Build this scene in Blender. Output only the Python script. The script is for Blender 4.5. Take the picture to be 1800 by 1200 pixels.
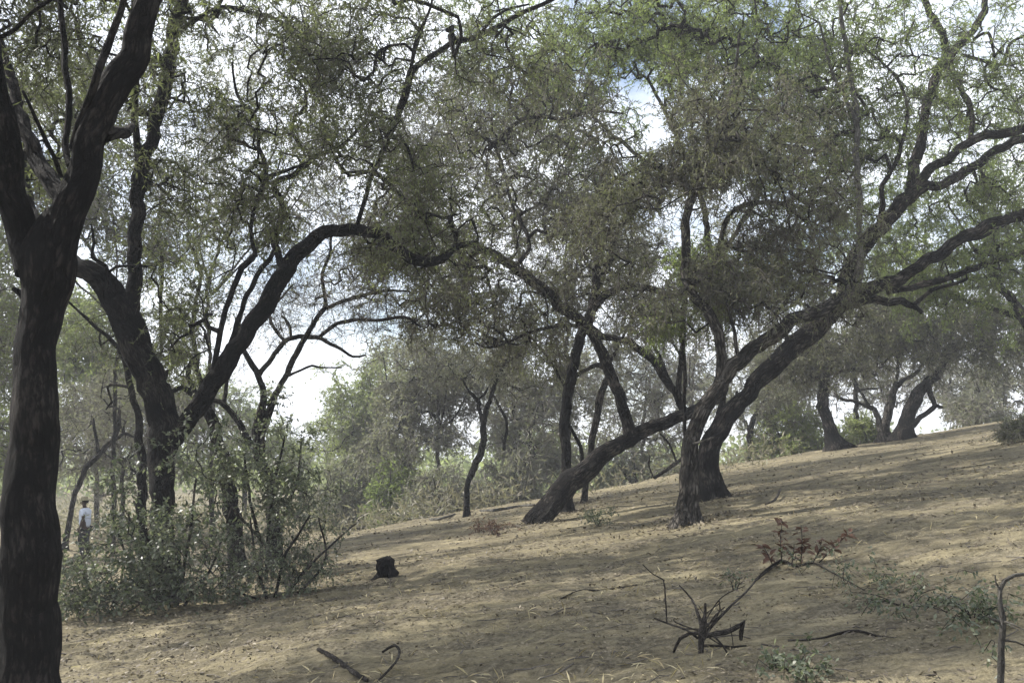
import bpy, math, time
import numpy as np
from mathutils import Vector

T0 = time.time()
for o in list(bpy.data.objects):
    bpy.data.objects.remove(o)
SC = bpy.context.scene
COL = SC.collection
R = math.radians

# ------------------------------------------------------------------ camera, sky, sun, exposure
FPX = 1700.0                                  # focal length in pixels of the 1800 px wide photograph
PITCH = math.atan(220 / FPX)                  # horizon at y = 820
EYE = np.array([0.0, 0.0, 1.6])
cd = bpy.data.cameras.new('camera')
cam = bpy.data.objects.new('camera', cd)
COL.objects.link(cam)
cam.location = EYE
cam.rotation_euler = (math.pi / 2 + PITCH, 0, 0)
cd.sensor_width = 36
cd.lens = 36 * FPX / 1800
cd.clip_start = .05
cd.clip_end = 3000
SC.camera = cam

SUN_EL, SUN_AZ = R(44), math.atan2(-.90, .42)  # azimuth from +Y towards +X
SUN_DIR = Vector((math.sin(SUN_AZ) * math.cos(SUN_EL), math.cos(SUN_AZ) * math.cos(SUN_EL), math.sin(SUN_EL)))
w = bpy.data.worlds.new('World')
SC.world = w
w.use_nodes = True
nt = w.node_tree
nt.nodes.clear()
N = nt.nodes.new
sky = N('ShaderNodeTexSky')
sky.sky_type = 'NISHITA'
sky.sun_disc = False
sky.sun_elevation = SUN_EL
sky.sun_rotation = SUN_AZ
sky.air_density = 1.0
sky.dust_density = 2.0
tc = N('ShaderNodeTexCoord')
mp = N('ShaderNodeMapping')
mp.inputs['Scale'].default_value = (1.0, 1.0, 1.9)
no = N('ShaderNodeTexNoise')
no.inputs['Scale'].default_value = 3.3
no.inputs['Detail'].default_value = 7
no.inputs['Roughness'].default_value = .62
rp = N('ShaderNodeValToRGB')
rp.color_ramp.elements[0].position = .36
rp.color_ramp.elements[1].position = .54
mixc = N('ShaderNodeMixRGB')
mixc.inputs['Color2'].default_value = (8.2, 8.6, 9.3, 1)
bg = N('ShaderNodeBackground')
bg.inputs['Strength'].default_value = .095
out = N('ShaderNodeOutputWorld')
L = nt.links.new
L(tc.outputs['Generated'], mp.inputs['Vector'])
L(mp.outputs[0], no.inputs['Vector'])
L(no.outputs['Fac'], rp.inputs['Fac'])
L(rp.outputs['Color'], mixc.inputs['Fac'])
L(sky.outputs[0], mixc.inputs['Color1'])
L(mixc.outputs[0], bg.inputs['Color'])
L(bg.outputs[0], out.inputs['Surface'])

sd = bpy.data.lights.new('sun', 'SUN')
sd.energy = 5.0
sd.angle = R(.6)
sd.color = (1, .955, .88)
sun = bpy.data.objects.new('sun', sd)
COL.objects.link(sun)
sun.rotation_euler = SUN_DIR.to_track_quat('Z', 'Y').to_euler()
sun.location = (-30, 15, 40)

SC.view_settings.view_transform = 'Standard'
SC.view_settings.look = 'None'
SC.view_settings.exposure = 1.06
SC.view_settings.gamma = 1
SC.view_settings.use_curve_mapping = False
SC.render.filter_size = 2.0
SC.render.engine = 'CYCLES'
SC.cycles.use_denoising = True
SC.cycles.max_bounces = 6
SC.cycles.diffuse_bounces = 3
SC.cycles.transmission_bounces = 3
SC.cycles.transparent_max_bounces = 4
SC.cycles.volume_bounces = 0
HAZE = .0014


# ------------------------------------------------------------------ numeric helpers
def _hash(ix, iy, iz):
    h = (ix.astype(np.int64) * 374761393 + iy.astype(np.int64) * 668265263 + iz.astype(np.int64) * 2147483647) & 0xffffffff
    h = ((h ^ (h >> 13)) * 1274126177) & 0xffffffff
    h = ((h ^ (h >> 16)) * 2246822519) & 0xffffffff
    return ((h ^ (h >> 15)) & 0xffffff) / float(0xffffff)


def vnoise(p, f=1.0, seed=0):
    """value noise in 0..1 for an (n,3) array"""
    p = np.asarray(p, float) * f + 1000.0 + seed * 17.31
    i = np.floor(p)
    t = p - i
    t = t * t * (3 - 2 * t)
    i = i.astype(np.int64)
    r = 0
    for a in (0, 1):
        for b in (0, 1):
            for c in (0, 1):
                wgt = (t[:, 0] if a else 1 - t[:, 0]) * (t[:, 1] if b else 1 - t[:, 1]) * (t[:, 2] if c else 1 - t[:, 2])
                r = r + wgt * _hash(i[:, 0] + a, i[:, 1] + b, i[:, 2] + c)
    return r


def sstep(t):
    t = np.clip(t, 0, 1)
    return t * t * (3 - 2 * t)


CP, SP = math.cos(PITCH), math.sin(PITCH)


def ray(px, py):
    """direction through a pixel of the photograph, scaled so that its y is 1"""
    u, v = (px - 900) / FPX, (600 - py) / FPX
    d = np.array([u, CP - SP * v, SP + CP * v])
    return d / d[1]


def at(px, py, Y):
    return EYE + ray(px, py) * Y


def pxm(py, Y):
    """metres per photograph pixel at that depth"""
    v = (600 - py) / FPX
    return Y / (CP - SP * v) / FPX


# ------------------------------------------------------------------ terrain
def zg_smooth(x, y):
    x = np.asarray(x, float)
    y = np.asarray(y, float)
    k = 3.0
    p = .15 * x + .006 * y
    q = (p + 1.1) * k
    P = -1.1 + np.where(q > 30, q, np.log1p(np.exp(np.minimum(q, 30)))) / k
    far = np.maximum(np.hypot(x, y) - 60, 0)
    P = np.where(P > 4.0, 4.0 + (P - 4.0) * .4, P)
    P = np.minimum(P, 6.0)
    yy = np.maximum(y, 1.0)
    u = x / yy
    D = np.interp(u, [-.6, -.35, -.15, -.05, .03, .12, .22, .53, .8], [23, 25, 31, 36, 37, 38, 42, 47, 49])
    t = sstep((y - D) / 15.0)
    Q = -1.25 + np.clip(.045 * (x - 6), 0, 2.2)
    z = P * (1 - t) + Q * t
    return z - far * .0015


def zg(x, y):
    x = np.atleast_1d(np.asarray(x, float))
    y = np.atleast_1d(np.asarray(y, float))
    z = zg_smooth(x, y)
    p = np.stack([x, y, np.zeros_like(x)], 1)
    d = np.hypot(x, y)
    z = z + .16 * (vnoise(p, .28, 1) - .5) + .085 * (vnoise(p, .9, 2) - .5) + .05 * (vnoise(p * np.array([.8, 1.4, 1]), 2.4, 3) - .5)
    fade = np.clip((26 - d) / 14, 0, 1)
    z = z + fade * (.06 * (vnoise(p * np.array([.7, 1.5, 1]), 5.0, 4) - .5) + .045 * (vnoise(p, 10.0, 5) - .5))
    return z


def gz(x, y):
    return float(zg(x, y)[0])


def hit(px, py):
    """where the ray of a pixel meets the ground"""
    d = ray(px, py)
    ys = np.linspace(3.0, 160, 3200)
    q = EYE[None] + d[None] * ys[:, None]
    g = zg_smooth(q[:, 0], q[:, 1])
    below = np.nonzero(q[:, 2] <= g)[0]
    Y = ys[below[0]] if len(below) else 60.0
    x = EYE[0] + d[0] * Y
    return np.array([x, Y, gz(x, Y)])


# ------------------------------------------------------------------ materials
def new_mat(name):
    m = bpy.data.materials.new(name)
    m.use_nodes = True
    m.node_tree.nodes.clear()
    return m, m.node_tree.nodes.new, m.node_tree.links.new


def ramp(n, stops):
    e = n.color_ramp.elements
    while len(e) < len(stops):
        e.new(.5)
    for el, (p, c) in zip(e, stops):
        el.position = p
        el.color = (*c, 1)


def bark_mat(name, c0, c1, c2, scale=1.0, bump=.9):
    m, N, L = new_mat(name)
    at_ = N('ShaderNodeAttribute')
    at_.attribute_name = 'bark_co'
    geo = N('ShaderNodeNewGeometry')
    n1 = N('ShaderNodeTexNoise')
    n1.inputs['Scale'].default_value = 26 * scale
    n1.inputs['Detail'].default_value = 6
    n1.inputs['Roughness'].default_value = .7
    L(at_.outputs['Vector'], n1.inputs['Vector'])
    vo = N('ShaderNodeTexVoronoi')
    vo.feature = 'DISTANCE_TO_EDGE'
    vo.inputs['Scale'].default_value = 30 * scale
    mixv = N('ShaderNodeVectorMath')
    mixv.operation = 'MULTIPLY_ADD'
    mixv.inputs[1].default_value = (.09, .09, .06)
    L(n1.outputs['Color'], mixv.inputs[0])
    L(at_.outputs['Vector'], mixv.inputs[2])
    L(mixv.outputs[0], vo.inputs['Vector'])
    n2 = N('ShaderNodeTexNoise')
    n2.inputs['Scale'].default_value = 2.3
    n2.inputs['Detail'].default_value = 3
    L(geo.outputs['Position'], n2.inputs['Vector'])
    r = N('ShaderNodeValToRGB')
    ramp(r, [(.41, c0), (.50, c1), (.62, c2)])
    mx = N('ShaderNodeMath')
    mx.operation = 'MULTIPLY_ADD'
    mx.inputs[1].default_value = .5
    L(n2.outputs['Fac'], mx.inputs[0])
    h = N('ShaderNodeMath')
    h.operation = 'MULTIPLY'
    h.inputs[1].default_value = .5
    L(n1.outputs['Fac'], h.inputs[0])
    L(h.outputs[0], mx.inputs[2])
    ck = N('ShaderNodeMath')
    ck.operation = 'MULTIPLY_ADD'
    ck.inputs[1].default_value = .5
    ck.inputs[2].default_value = -.09  # shade of the cracks put into the colour; bump alone hardly shows
    L(vo.outputs['Distance'], ck.inputs[0])
    cm = N('ShaderNodeMath')
    cm.operation = 'MINIMUM'
    cm.inputs[1].default_value = .02
    L(ck.outputs[0], cm.inputs[0])
    fa = N('ShaderNodeMath')
    fa.operation = 'ADD'
    L(mx.outputs[0], fa.inputs[0])
    L(cm.outputs[0], fa.inputs[1])
    L(fa.outputs[0], r.inputs['Fac'])
    ht = N('ShaderNodeMath')
    ht.operation = 'MULTIPLY_ADD'
    ht.inputs[1].default_value = 2.2
    cl = N('ShaderNodeMath')
    cl.operation = 'MINIMUM'
    cl.inputs[1].default_value = .35
    L(vo.outputs['Distance'], cl.inputs[0])
    L(cl.outputs[0], ht.inputs[0])
    L(n1.outputs['Fac'], ht.inputs[2])
    bp = N('ShaderNodeBump')
    bp.inputs['Strength'].default_value = 1
    bp.inputs['Distance'].default_value = .07 * bump
    L(ht.outputs[0], bp.inputs['Height'])
    b = N('ShaderNodeBsdfPrincipled')
    b.inputs['Roughness'].default_value = .95
    b.inputs['Specular IOR Level'].default_value = .15
    L(r.outputs[0], b.inputs['Base Color'])
    L(bp.outputs[0], b.inputs['Normal'])
    o = N('ShaderNodeOutputMaterial')
    L(b.outputs[0], o.inputs['Surface'])
    return m


def leaf_mat(name, cols, trans=.35, rough=.6, spec=.25, clump=.9, isl=.5):
    """cols: three leaf colours, mixed leaf by leaf and clump by clump"""
    m, N, L = new_mat(name)
    geo = N('ShaderNodeNewGeometry')
    n = N('ShaderNodeTexNoise')
    n.inputs['Scale'].default_value = clump
    n.inputs['Detail'].default_value = 2
    L(geo.outputs['Position'], n.inputs['Vector'])
    a = N('ShaderNodeMath')
    a.operation = 'MULTIPLY'
    a.inputs[1].default_value = isl
    L(geo.outputs['Random Per Island'], a.inputs[0])
    s = N('ShaderNodeMath')
    s.operation = 'MULTIPLY_ADD'
    s.inputs[1].default_value = 1.5
    s.inputs[2].default_value = -.25 - isl / 2
    L(n.outputs['Fac'], s.inputs[0])
    t = N('ShaderNodeMath')
    t.operation = 'ADD'
    L(a.outputs[0], t.inputs[0])
    L(s.outputs[0], t.inputs[1])
    r = N('ShaderNodeValToRGB')
    ramp(r, [(.15, cols[0]), (.5, cols[1]), (.85, cols[2])])
    L(t.outputs[0], r.inputs['Fac'])
    d = N('ShaderNodeBsdfPrincipled')
    d.inputs['Roughness'].default_value = rough
    d.inputs['Specular IOR Level'].default_value = spec
    L(r.outputs[0], d.inputs['Base Color'])
    tr = N('ShaderNodeBsdfTranslucent')
    g = N('ShaderNodeMixRGB')
    g.blend_type = 'MULTIPLY'
    g.inputs['Fac'].default_value = 1
    g.inputs['Color2'].default_value = (1.08, 1.15, .80, 1)
    L(r.outputs[0], g.inputs['Color1'])
    L(g.outputs[0], tr.inputs['Color'])
    mx = N('ShaderNodeMixShader')
    mx.inputs['Fac'].default_value = trans
    L(d.outputs[0], mx.inputs[1])
    L(tr.outputs[0], mx.inputs[2])
    o = N('ShaderNodeOutputMaterial')
    L(mx.outputs[0], o.inputs['Surface'])
    return m


def plain_mat(name, col, rough=.85, col2=None, scale=12, bump=0):
    m, N, L = new_mat(name)
    b = N('ShaderNodeBsdfPrincipled')
    b.inputs['Roughness'].default_value = rough
    b.inputs['Specular IOR Level'].default_value = .2
    co = N('ShaderNodeTexCoord')
    n = N('ShaderNodeTexNoise')
    n.inputs['Scale'].default_value = scale
    n.inputs['Detail'].default_value = 5
    L(co.outputs['Object'], n.inputs['Vector'])
    r = N('ShaderNodeValToRGB')
    ramp(r, [(.35, col), (.65, col2 or tuple(c * .7 for c in col))])
    L(n.outputs['Fac'], r.inputs['Fac'])
    L(r.outputs[0], b.inputs['Base Color'])
    if bump:
        bp = N('ShaderNodeBump')
        bp.inputs['Strength'].default_value = bump
        bp.inputs['Distance'].default_value = .03
        L(n.outputs['Fac'], bp.inputs['Height'])
        L(bp.outputs[0], b.inputs['Normal'])
    o = N('ShaderNodeOutputMaterial')
    L(b.outputs[0], o.inputs['Surface'])
    return m


M = {}
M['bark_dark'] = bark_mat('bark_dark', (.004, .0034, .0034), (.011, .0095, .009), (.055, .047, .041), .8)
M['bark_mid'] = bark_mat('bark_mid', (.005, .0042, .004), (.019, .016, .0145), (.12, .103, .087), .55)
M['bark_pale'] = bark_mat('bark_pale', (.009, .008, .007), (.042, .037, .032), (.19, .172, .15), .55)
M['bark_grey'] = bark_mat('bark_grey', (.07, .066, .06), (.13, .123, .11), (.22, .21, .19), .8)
M['deadwood'] = bark_mat('deadwood', (.018, .015, .013), (.060, .051, .044), (.16, .142, .125), 1.6, .3)
M['twig'] = plain_mat('twig_wood', (.06, .053, .048), .9, (.14, .125, .112), 3)
M['twig_pale'] = plain_mat('twig_pale_wood', (.17, .155, .14), .9, (.27, .25, .225), 3)
M['leaf_olive'] = leaf_mat('leaf_olive', [(.064, .071, .044), (.108, .120, .066), (.175, .195, .095)], trans=.5)
M['leaf_dull'] = leaf_mat('leaf_dull', [(.086, .081, .066), (.122, .122, .082), (.165, .18, .098)], trans=.4)
M['leaf_light'] = leaf_mat('leaf_light', [(.10, .125, .056), (.172, .212, .085), (.24, .285, .115)], trans=.55)
M['leaf_grey'] = leaf_mat('leaf_grey', [(.14, .137, .115), (.185, .184, .145), (.22, .228, .165)], trans=.45)
M['leaf_far'] = leaf_mat('leaf_far', [(.15, .17, .085), (.21, .24, .115), (.27, .305, .14)], trans=.5, clump=.35)  # lightened so the colour stands in for haze over distant trees
M['leaf_bush'] = leaf_mat('leaf_bush', [(.056, .070, .044), (.098, .116, .074), (.18, .195, .135)], trans=.4, rough=.45, spec=.4, clump=1.6, isl=.8)
M['leaf_dry'] = leaf_mat('leaf_dry', [(.050, .026, .018), (.095, .048, .032), (.16, .10, .065)], trans=.2, isl=.8)
M['scrub'] = leaf_mat('scrub', [(.16, .145, .115), (.22, .20, .155), (.24, .235, .165)], trans=.3)
M['litter'] = leaf_mat('litter', [(.065, .052, .038), (.115, .094, .066), (.20, .168, .115)], trans=.05, clump=3, isl=1.2)
M['straw'] = leaf_mat('straw', [(.26, .21, .12), (.36, .30, .17), (.45, .39, .24)], trans=.2, clump=3, isl=1.0)


def ground_mat():
    m, N, L = new_mat('dry_sand')
    geo = N('ShaderNodeNewGeometry')

    def noise(scale, detail=5, rough=.6, stretch=None):
        n = N('ShaderNodeTexNoise')
        n.inputs['Scale'].default_value = scale
        n.inputs['Detail'].default_value = detail
        n.inputs['Roughness'].default_value = rough
        if stretch:
            mp = N('ShaderNodeMapping')
            mp.inputs['Scale'].default_value = stretch
            L(geo.outputs['Position'], mp.inputs['Vector'])
            L(mp.outputs[0], n.inputs['Vector'])
        else:
            L(geo.outputs['Position'], n.inputs['Vector'])
        return n
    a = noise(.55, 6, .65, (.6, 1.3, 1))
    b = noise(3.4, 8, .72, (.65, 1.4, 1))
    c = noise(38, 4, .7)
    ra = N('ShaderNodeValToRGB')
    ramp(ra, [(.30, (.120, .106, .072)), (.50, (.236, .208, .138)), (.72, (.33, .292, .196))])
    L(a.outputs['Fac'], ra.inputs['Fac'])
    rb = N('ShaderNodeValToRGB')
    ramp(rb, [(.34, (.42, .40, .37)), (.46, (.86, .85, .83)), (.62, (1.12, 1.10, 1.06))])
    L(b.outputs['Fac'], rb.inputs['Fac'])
    m1 = N('ShaderNodeMixRGB')
    m1.blend_type = 'MULTIPLY'
    m1.inputs['Fac'].default_value = 1
    L(ra.outputs[0], m1.inputs['Color1'])
    L(rb.outputs[0], m1.inputs['Color2'])
    rc = N('ShaderNodeValToRGB')
    ramp(rc, [(.36, (.55, .53, .50)), (.5, (1, 1, 1)), (.68, (1.2, 1.19, 1.15))])
    L(c.outputs['Fac'], rc.inputs['Fac'])
    m2 = N('ShaderNodeMixRGB')
    m2.blend_type = 'MULTIPLY'
    m2.inputs['Fac'].default_value = .6
    L(m1.outputs[0], m2.inputs['Color1'])
    L(rc.outputs[0], m2.inputs['Color2'])
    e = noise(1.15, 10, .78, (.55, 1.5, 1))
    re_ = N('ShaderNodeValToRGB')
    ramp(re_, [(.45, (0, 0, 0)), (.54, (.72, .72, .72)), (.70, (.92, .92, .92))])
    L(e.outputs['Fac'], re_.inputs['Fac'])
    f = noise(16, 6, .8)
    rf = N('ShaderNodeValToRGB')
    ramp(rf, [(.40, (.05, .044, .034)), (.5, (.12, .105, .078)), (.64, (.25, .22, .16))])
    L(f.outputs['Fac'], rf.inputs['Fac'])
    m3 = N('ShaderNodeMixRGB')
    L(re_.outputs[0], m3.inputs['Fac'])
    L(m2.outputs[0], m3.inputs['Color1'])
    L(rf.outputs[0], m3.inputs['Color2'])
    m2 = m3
    bs = N('ShaderNodeBsdfPrincipled')
    bs.inputs['Roughness'].default_value = 1
    bs.inputs['Specular IOR Level'].default_value = .05
    L(m2.outputs[0], bs.inputs['Base Color'])
    ad = N('ShaderNodeMath')
    ad.operation = 'MULTIPLY_ADD'
    ad.inputs[1].default_value = 2.0
    L(b.outputs['Fac'], ad.inputs[0])
    L(c.outputs['Fac'], ad.inputs[2])
    bp = N('ShaderNodeBump')
    bp.inputs['Strength'].default_value = 1
    bp.inputs['Distance'].default_value = .035
    L(ad.outputs[0], bp.inputs['Height'])
    L(bp.outputs[0], bs.inputs['Normal'])
    o = N('ShaderNodeOutputMaterial')
    L(bs.outputs[0], o.inputs['Surface'])
    return m


# ------------------------------------------------------------------ mesh helpers
def mesh_obj(name, V, F, mat, parent=None, base=(0, 0, 0), smooth=False, co=None, kind=None):
    """F: an (n,4) quad array or (n,3) triangle array"""
    V = np.asarray(V, np.float32) - np.asarray(base, np.float32)
    F = np.asarray(F, np.int32)
    me = bpy.data.meshes.new(name)
    n, k = F.shape
    me.vertices.add(len(V))
    me.vertices.foreach_set('co', V.ravel())
    me.loops.add(n * k)
    me.loops.foreach_set('vertex_index', F.ravel())
    me.polygons.add(n)
    me.polygons.foreach_set('loop_start', np.arange(0, n * k, k, dtype=np.int32))
    me.polygons.foreach_set('loop_total', np.full(n, k, np.int32))
    if smooth:
        me.polygons.foreach_set('use_smooth', np.ones(n, bool))
    if co is not None:
        a = me.attributes.new('bark_co', 'FLOAT_VECTOR', 'POINT')
        a.data.foreach_set('vector', np.asarray(co, np.float32).ravel())
    me.update(calc_edges=True)
    me.materials.append(mat)
    o = bpy.data.objects.new(name, me)
    COL.objects.link(o)
    if parent is not None:
        o.parent = parent
    else:
        o.location = base
    if kind:
        o['kind'] = kind
    return o


def thing(name, label, cat, base, group=None):
    o = bpy.data.objects.new(name, None)
    COL.objects.link(o)
    o.location = base
    o.empty_display_size = .2
    o['label'] = label
    o['category'] = cat
    if group:
        o['group'] = group
    return o


def catmull(P, step):
    """resample control rows (any columns, xyz first) along a Catmull-Rom curve"""
    P = np.asarray(P, float)
    if len(P) == 2:
        n = max(2, int(np.linalg.norm(P[1, :3] - P[0, :3]) / step) + 1)
        t = np.linspace(0, 1, n)[:, None]
        return P[0] * (1 - t) + P[1] * t
    E = np.vstack([2 * P[0] - P[1], P, 2 * P[-1] - P[-2]])
    res = []
    for i in range(1, len(E) - 2):
        p0, p1, p2, p3 = E[i - 1:i + 3]
        n = max(1, int(np.linalg.norm(p2[:3] - p1[:3]) / step))
        t = (np.arange(n) / n)[:, None]
        res.append(.5 * (2 * p1 + (p2 - p0) * t + (2 * p0 - 5 * p1 + 4 * p2 - p3) * t ** 2 + (3 * p1 - p0 - 3 * p2 + p3) * t ** 3))
    res.append(P[-1:])
    return np.vstack(res)


def frames(P):
    T = np.gradient(P, axis=0)
    T /= np.linalg.norm(T, axis=1)[:, None] + 1e-9
    ref = np.array([1.0, 0, 0]) if abs(T[0, 0]) < .8 else np.array([0, 1.0, 0])
    u = np.cross(T[0], ref)
    u /= np.linalg.norm(u)
    U = np.zeros_like(P)
    for i in range(len(P)):
        u = u - T[i] * np.dot(u, T[i])
        u /= np.linalg.norm(u) + 1e-9
        U[i] = u
    return T, U, np.cross(T, U)


def tube(P, rad, sides, knobby=0.0, seed=0, cap=True, lobe=None):
    """one limb: rings along P; knobby bends the surface with noise. returns V, F, bark_co"""
    P = np.asarray(P, float)
    rad = np.asarray(rad, float)
    T, U, W = frames(P)
    a = np.linspace(0, 2 * math.pi, sides, endpoint=False)
    ca, sa = np.cos(a), np.sin(a)
    rr = np.repeat(rad[:, None], sides, 1)
    ln = np.concatenate([[0], np.cumsum(np.linalg.norm(np.diff(P, axis=0), axis=1))])
    if knobby:
        q = np.stack([ca[None] * rad[:, None], sa[None] * rad[:, None], np.repeat(ln[:, None] * .45, sides, 1)], 2).reshape(-1, 3)
        R0 = max(rad.max(), .02)
        ql = q * np.array([1, 1, .35])
        nz = (vnoise(q, 1.1 / R0, seed) - .5) * .85 + (vnoise(ql, 3.4 / R0, seed + 3) - .5) * .65 + (vnoise(q * [1, 1, .7], 7.5 / R0, seed + 5) - .5) * .35 - .04
        rr = rr * (1 + knobby * nz.reshape(rr.shape))
    if lobe is not None:
        rr = rr * (1 + np.asarray(lobe)[:, None] * (.6 * np.cos(3 * a + seed) + .5 * np.cos(5 * a + 2.1 * seed))[None])
    V = P[:, None] + rr[:, :, None] * (ca[None, :, None] * U[:, None] + sa[None, :, None] * W[:, None])
    n = len(P)
    i = np.arange(n - 1)[:, None] * sides
    j = np.arange(sides)[None]
    k = (j + 1) % sides
    F = np.stack([i + j, i + k, i + sides + k, i + sides + j], 2).reshape(-1, 4)
    co = np.stack([ca[None] * rr, sa[None] * rr, np.repeat(ln[:, None] * .28, sides, 1) + seed * .77], 2)
    V = V.reshape(-1, 3)
    co = co.reshape(-1, 3)
    if cap:
        V = np.vstack([V, P[-1] + T[-1] * rad[-1] * .6])
        co = np.vstack([co, co[-1]])
        c = len(V) - 1
        e = (n - 1) * sides
        jj = np.arange(0, sides, 2)
        capq = np.stack([e + jj, e + (jj + 1) % sides, e + (jj + 2) % sides, np.full_like(jj, c)], 1)
        F = np.vstack([F, capq])
    return V, F, co


def join(parts):
    Vs, Fs, Cs, off = [], [], [], 0
    for V, F, c in parts:
        Vs.append(V)
        Fs.append(F + off)
        Cs.append(c)
        off += len(V)
    return np.vstack(Vs), np.vstack(Fs), np.vstack(Cs)


def batch_twigs(P, rad):
    """P (n,k,3) polylines, rad (n,k): three-sided tubes in one go"""
    n, k, _ = P.shape
    T = P[:, -1] - P[:, 0]
    T /= np.linalg.norm(T, axis=1)[:, None] + 1e-9
    ref = np.where(np.abs(T[:, 2:3]) < .8, np.array([[0, 0, 1.0]]), np.array([[1.0, 0, 0]]))
    U = np.cross(T, ref)
    U /= np.linalg.norm(U, axis=1)[:, None] + 1e-9
    W = np.cross(T, U)
    V = []
    for s in range(3):
        a = s * 2 * math.pi / 3
        V.append(P + rad[:, :, None] * (math.cos(a) * U + math.sin(a) * W)[:, None])
    V = np.stack(V, 2).reshape(-1, 3)               # order n,k,3
    i = (np.arange(n)[:, None, None] * k + np.arange(k - 1)[None, :, None]) * 3
    j = np.arange(3)[None, None]
    kk = (j + 1) % 3
    F = np.stack([i + j, i + kk, i + 3 + kk, i + 3 + j], 3).reshape(-1, 4)
    return V, F


def ribbon_twigs(P, rad):
    """fine twigs: two faces set at an angle along each polyline (they are a few millimetres thick)"""
    n, k, _ = P.shape
    T = P[:, -1] - P[:, 0]
    T /= np.linalg.norm(T, axis=1)[:, None] + 1e-9
    ref = np.where(np.abs(T[:, 1:2]) < .8, np.array([[.3, 1.0, .2]]), np.array([[1.0, 0, 0]]))
    U = np.cross(T, ref)
    U /= np.linalg.norm(U, axis=1)[:, None] + 1e-9
    V = np.stack([P + rad[:, :, None] * U[:, None], P - rad[:, :, None] * U[:, None]], 2).reshape(-1, 3)
    i = (np.arange(n)[:, None] * k + np.arange(k - 1)[None]) * 2
    F = np.stack([i, i + 1, i + 3, i + 2], 2).reshape(-1, 4)
    return V, F


def leaf_tris(p, d, l, wr, rng, up=.6):
    n = len(p)
    d = d / (np.linalg.norm(d, axis=1)[:, None] + 1e-9)
    r = rng.normal(size=(n, 3))
    r[:, 2] += up * 2
    s = np.cross(d, r)
    s /= np.linalg.norm(s, axis=1)[:, None] + 1e-9
    l = l[:, None]
    V = np.stack([p + s * l * wr * .5, p - s * l * wr * .5, p + d * l], 1).reshape(-1, 3)
    return V, np.arange(n * 3).reshape(-1, 3)


def leaf_quads(p, d, l, wr, rng, fold=.0, up=.6):
    """leaf-shaped quads: base p, direction d, length l, width ratio wr"""
    n = len(p)
    d = d / (np.linalg.norm(d, axis=1)[:, None] + 1e-9)
    r = rng.normal(size=(n, 3))
    r[:, 2] += up * 2
    s = np.cross(d, r)
    s /= np.linalg.norm(s, axis=1)[:, None] + 1e-9
    l = l[:, None]
    wd = s * l * wr * .5
    droop = np.array([0, 0, -1.0]) * l * .12
    V = np.stack([p, p + d * l * .45 + wd, p + d * l + droop, p + d * l * .45 - wd], 1).reshape(-1, 3)
    F = np.arange(n * 4).reshape(-1, 4)
    return V, F


def rand_dir(n, rng):
    v = rng.normal(size=(n, 3))
    return v / np.linalg.norm(v, axis=1)[:, None]


# ------------------------------------------------------------------ growing a crown from limbs
def grow(S, Srad, Sok, A, rng, r_tip=.0035, step=.28, bow=.12, jit=.13):
    """joins each attractor point to the nearest wood already there; returns polylines with radii and outer nodes"""
    nmax = len(S) + len(A) * 8 + 10
    X = np.zeros((nmax, 3))
    par = np.full(nmax, -1)
    n = len(S)
    X[:n] = S
    pen = np.zeros(nmax)
    pen[:n] = np.where(Sok, 0, 1e6)
    d0 = np.full(len(A), 1e9)
    for i in range(0, len(A), 200):
        blk = A[i:i + 200]
        dd = np.linalg.norm(blk[:, None] - S[None, Sok], axis=2)
        d0[i:i + 200] = dd.min(1)
    order = np.argsort(d0 + rng.uniform(0, .6, len(A)))
    paths = []
    for ai in order:
        a = A[ai]
        dv = X[:n] - a
        d = np.sqrt((dv * dv).sum(1)) + pen[:n]
        j = int(np.argmin(d))
        dist = d[j]
        if dist < .06 or dist > 50:
            continue
        m = int(np.clip(dist / step, 1, 7)) + 1
        t = (np.arange(1, m + 1) / m)[:, None]
        pts = X[j] + (a - X[j]) * t
        env = np.sin(t * math.pi)
        pts = pts + env * np.array([0, 0, dist * bow])
        pts[:-1] += rng.normal(size=(m - 1, 3)) * dist * jit / math.sqrt(m)
        ids = np.arange(n, n + m)
        X[ids] = pts
        par[ids] = np.concatenate([[j], ids[:-1]])
        pen[ids] = .04
        paths.append(np.concatenate([[j], ids]))
        n += m
    cnt = np.zeros(n)
    for p in paths:
        cnt[p[-1]] += 1
    ns = len(S)
    for i in range(n - 1, ns - 1, -1):
        if par[i] >= ns:
            cnt[par[i]] += cnt[i]
    rad = r_tip * np.maximum(cnt, .6) ** .46
    rad[:ns] = Srad
    for i in range(ns, n):
        rad[i] = min(rad[i], rad[par[i]] * (.8 if par[i] < ns else 1.0))
    rad[ns:] = np.maximum(rad[ns:], .0025)
    polys = []
    for p in paths:
        r = rad[p].copy()
        r[0] = min(r[0], r[1] * 1.25)
        polys.append((X[p], r))
    return polys, X[ns:n], cnt[ns:n], X[np.maximum(par[ns:n], 0)]


DENS = 1.45


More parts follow.
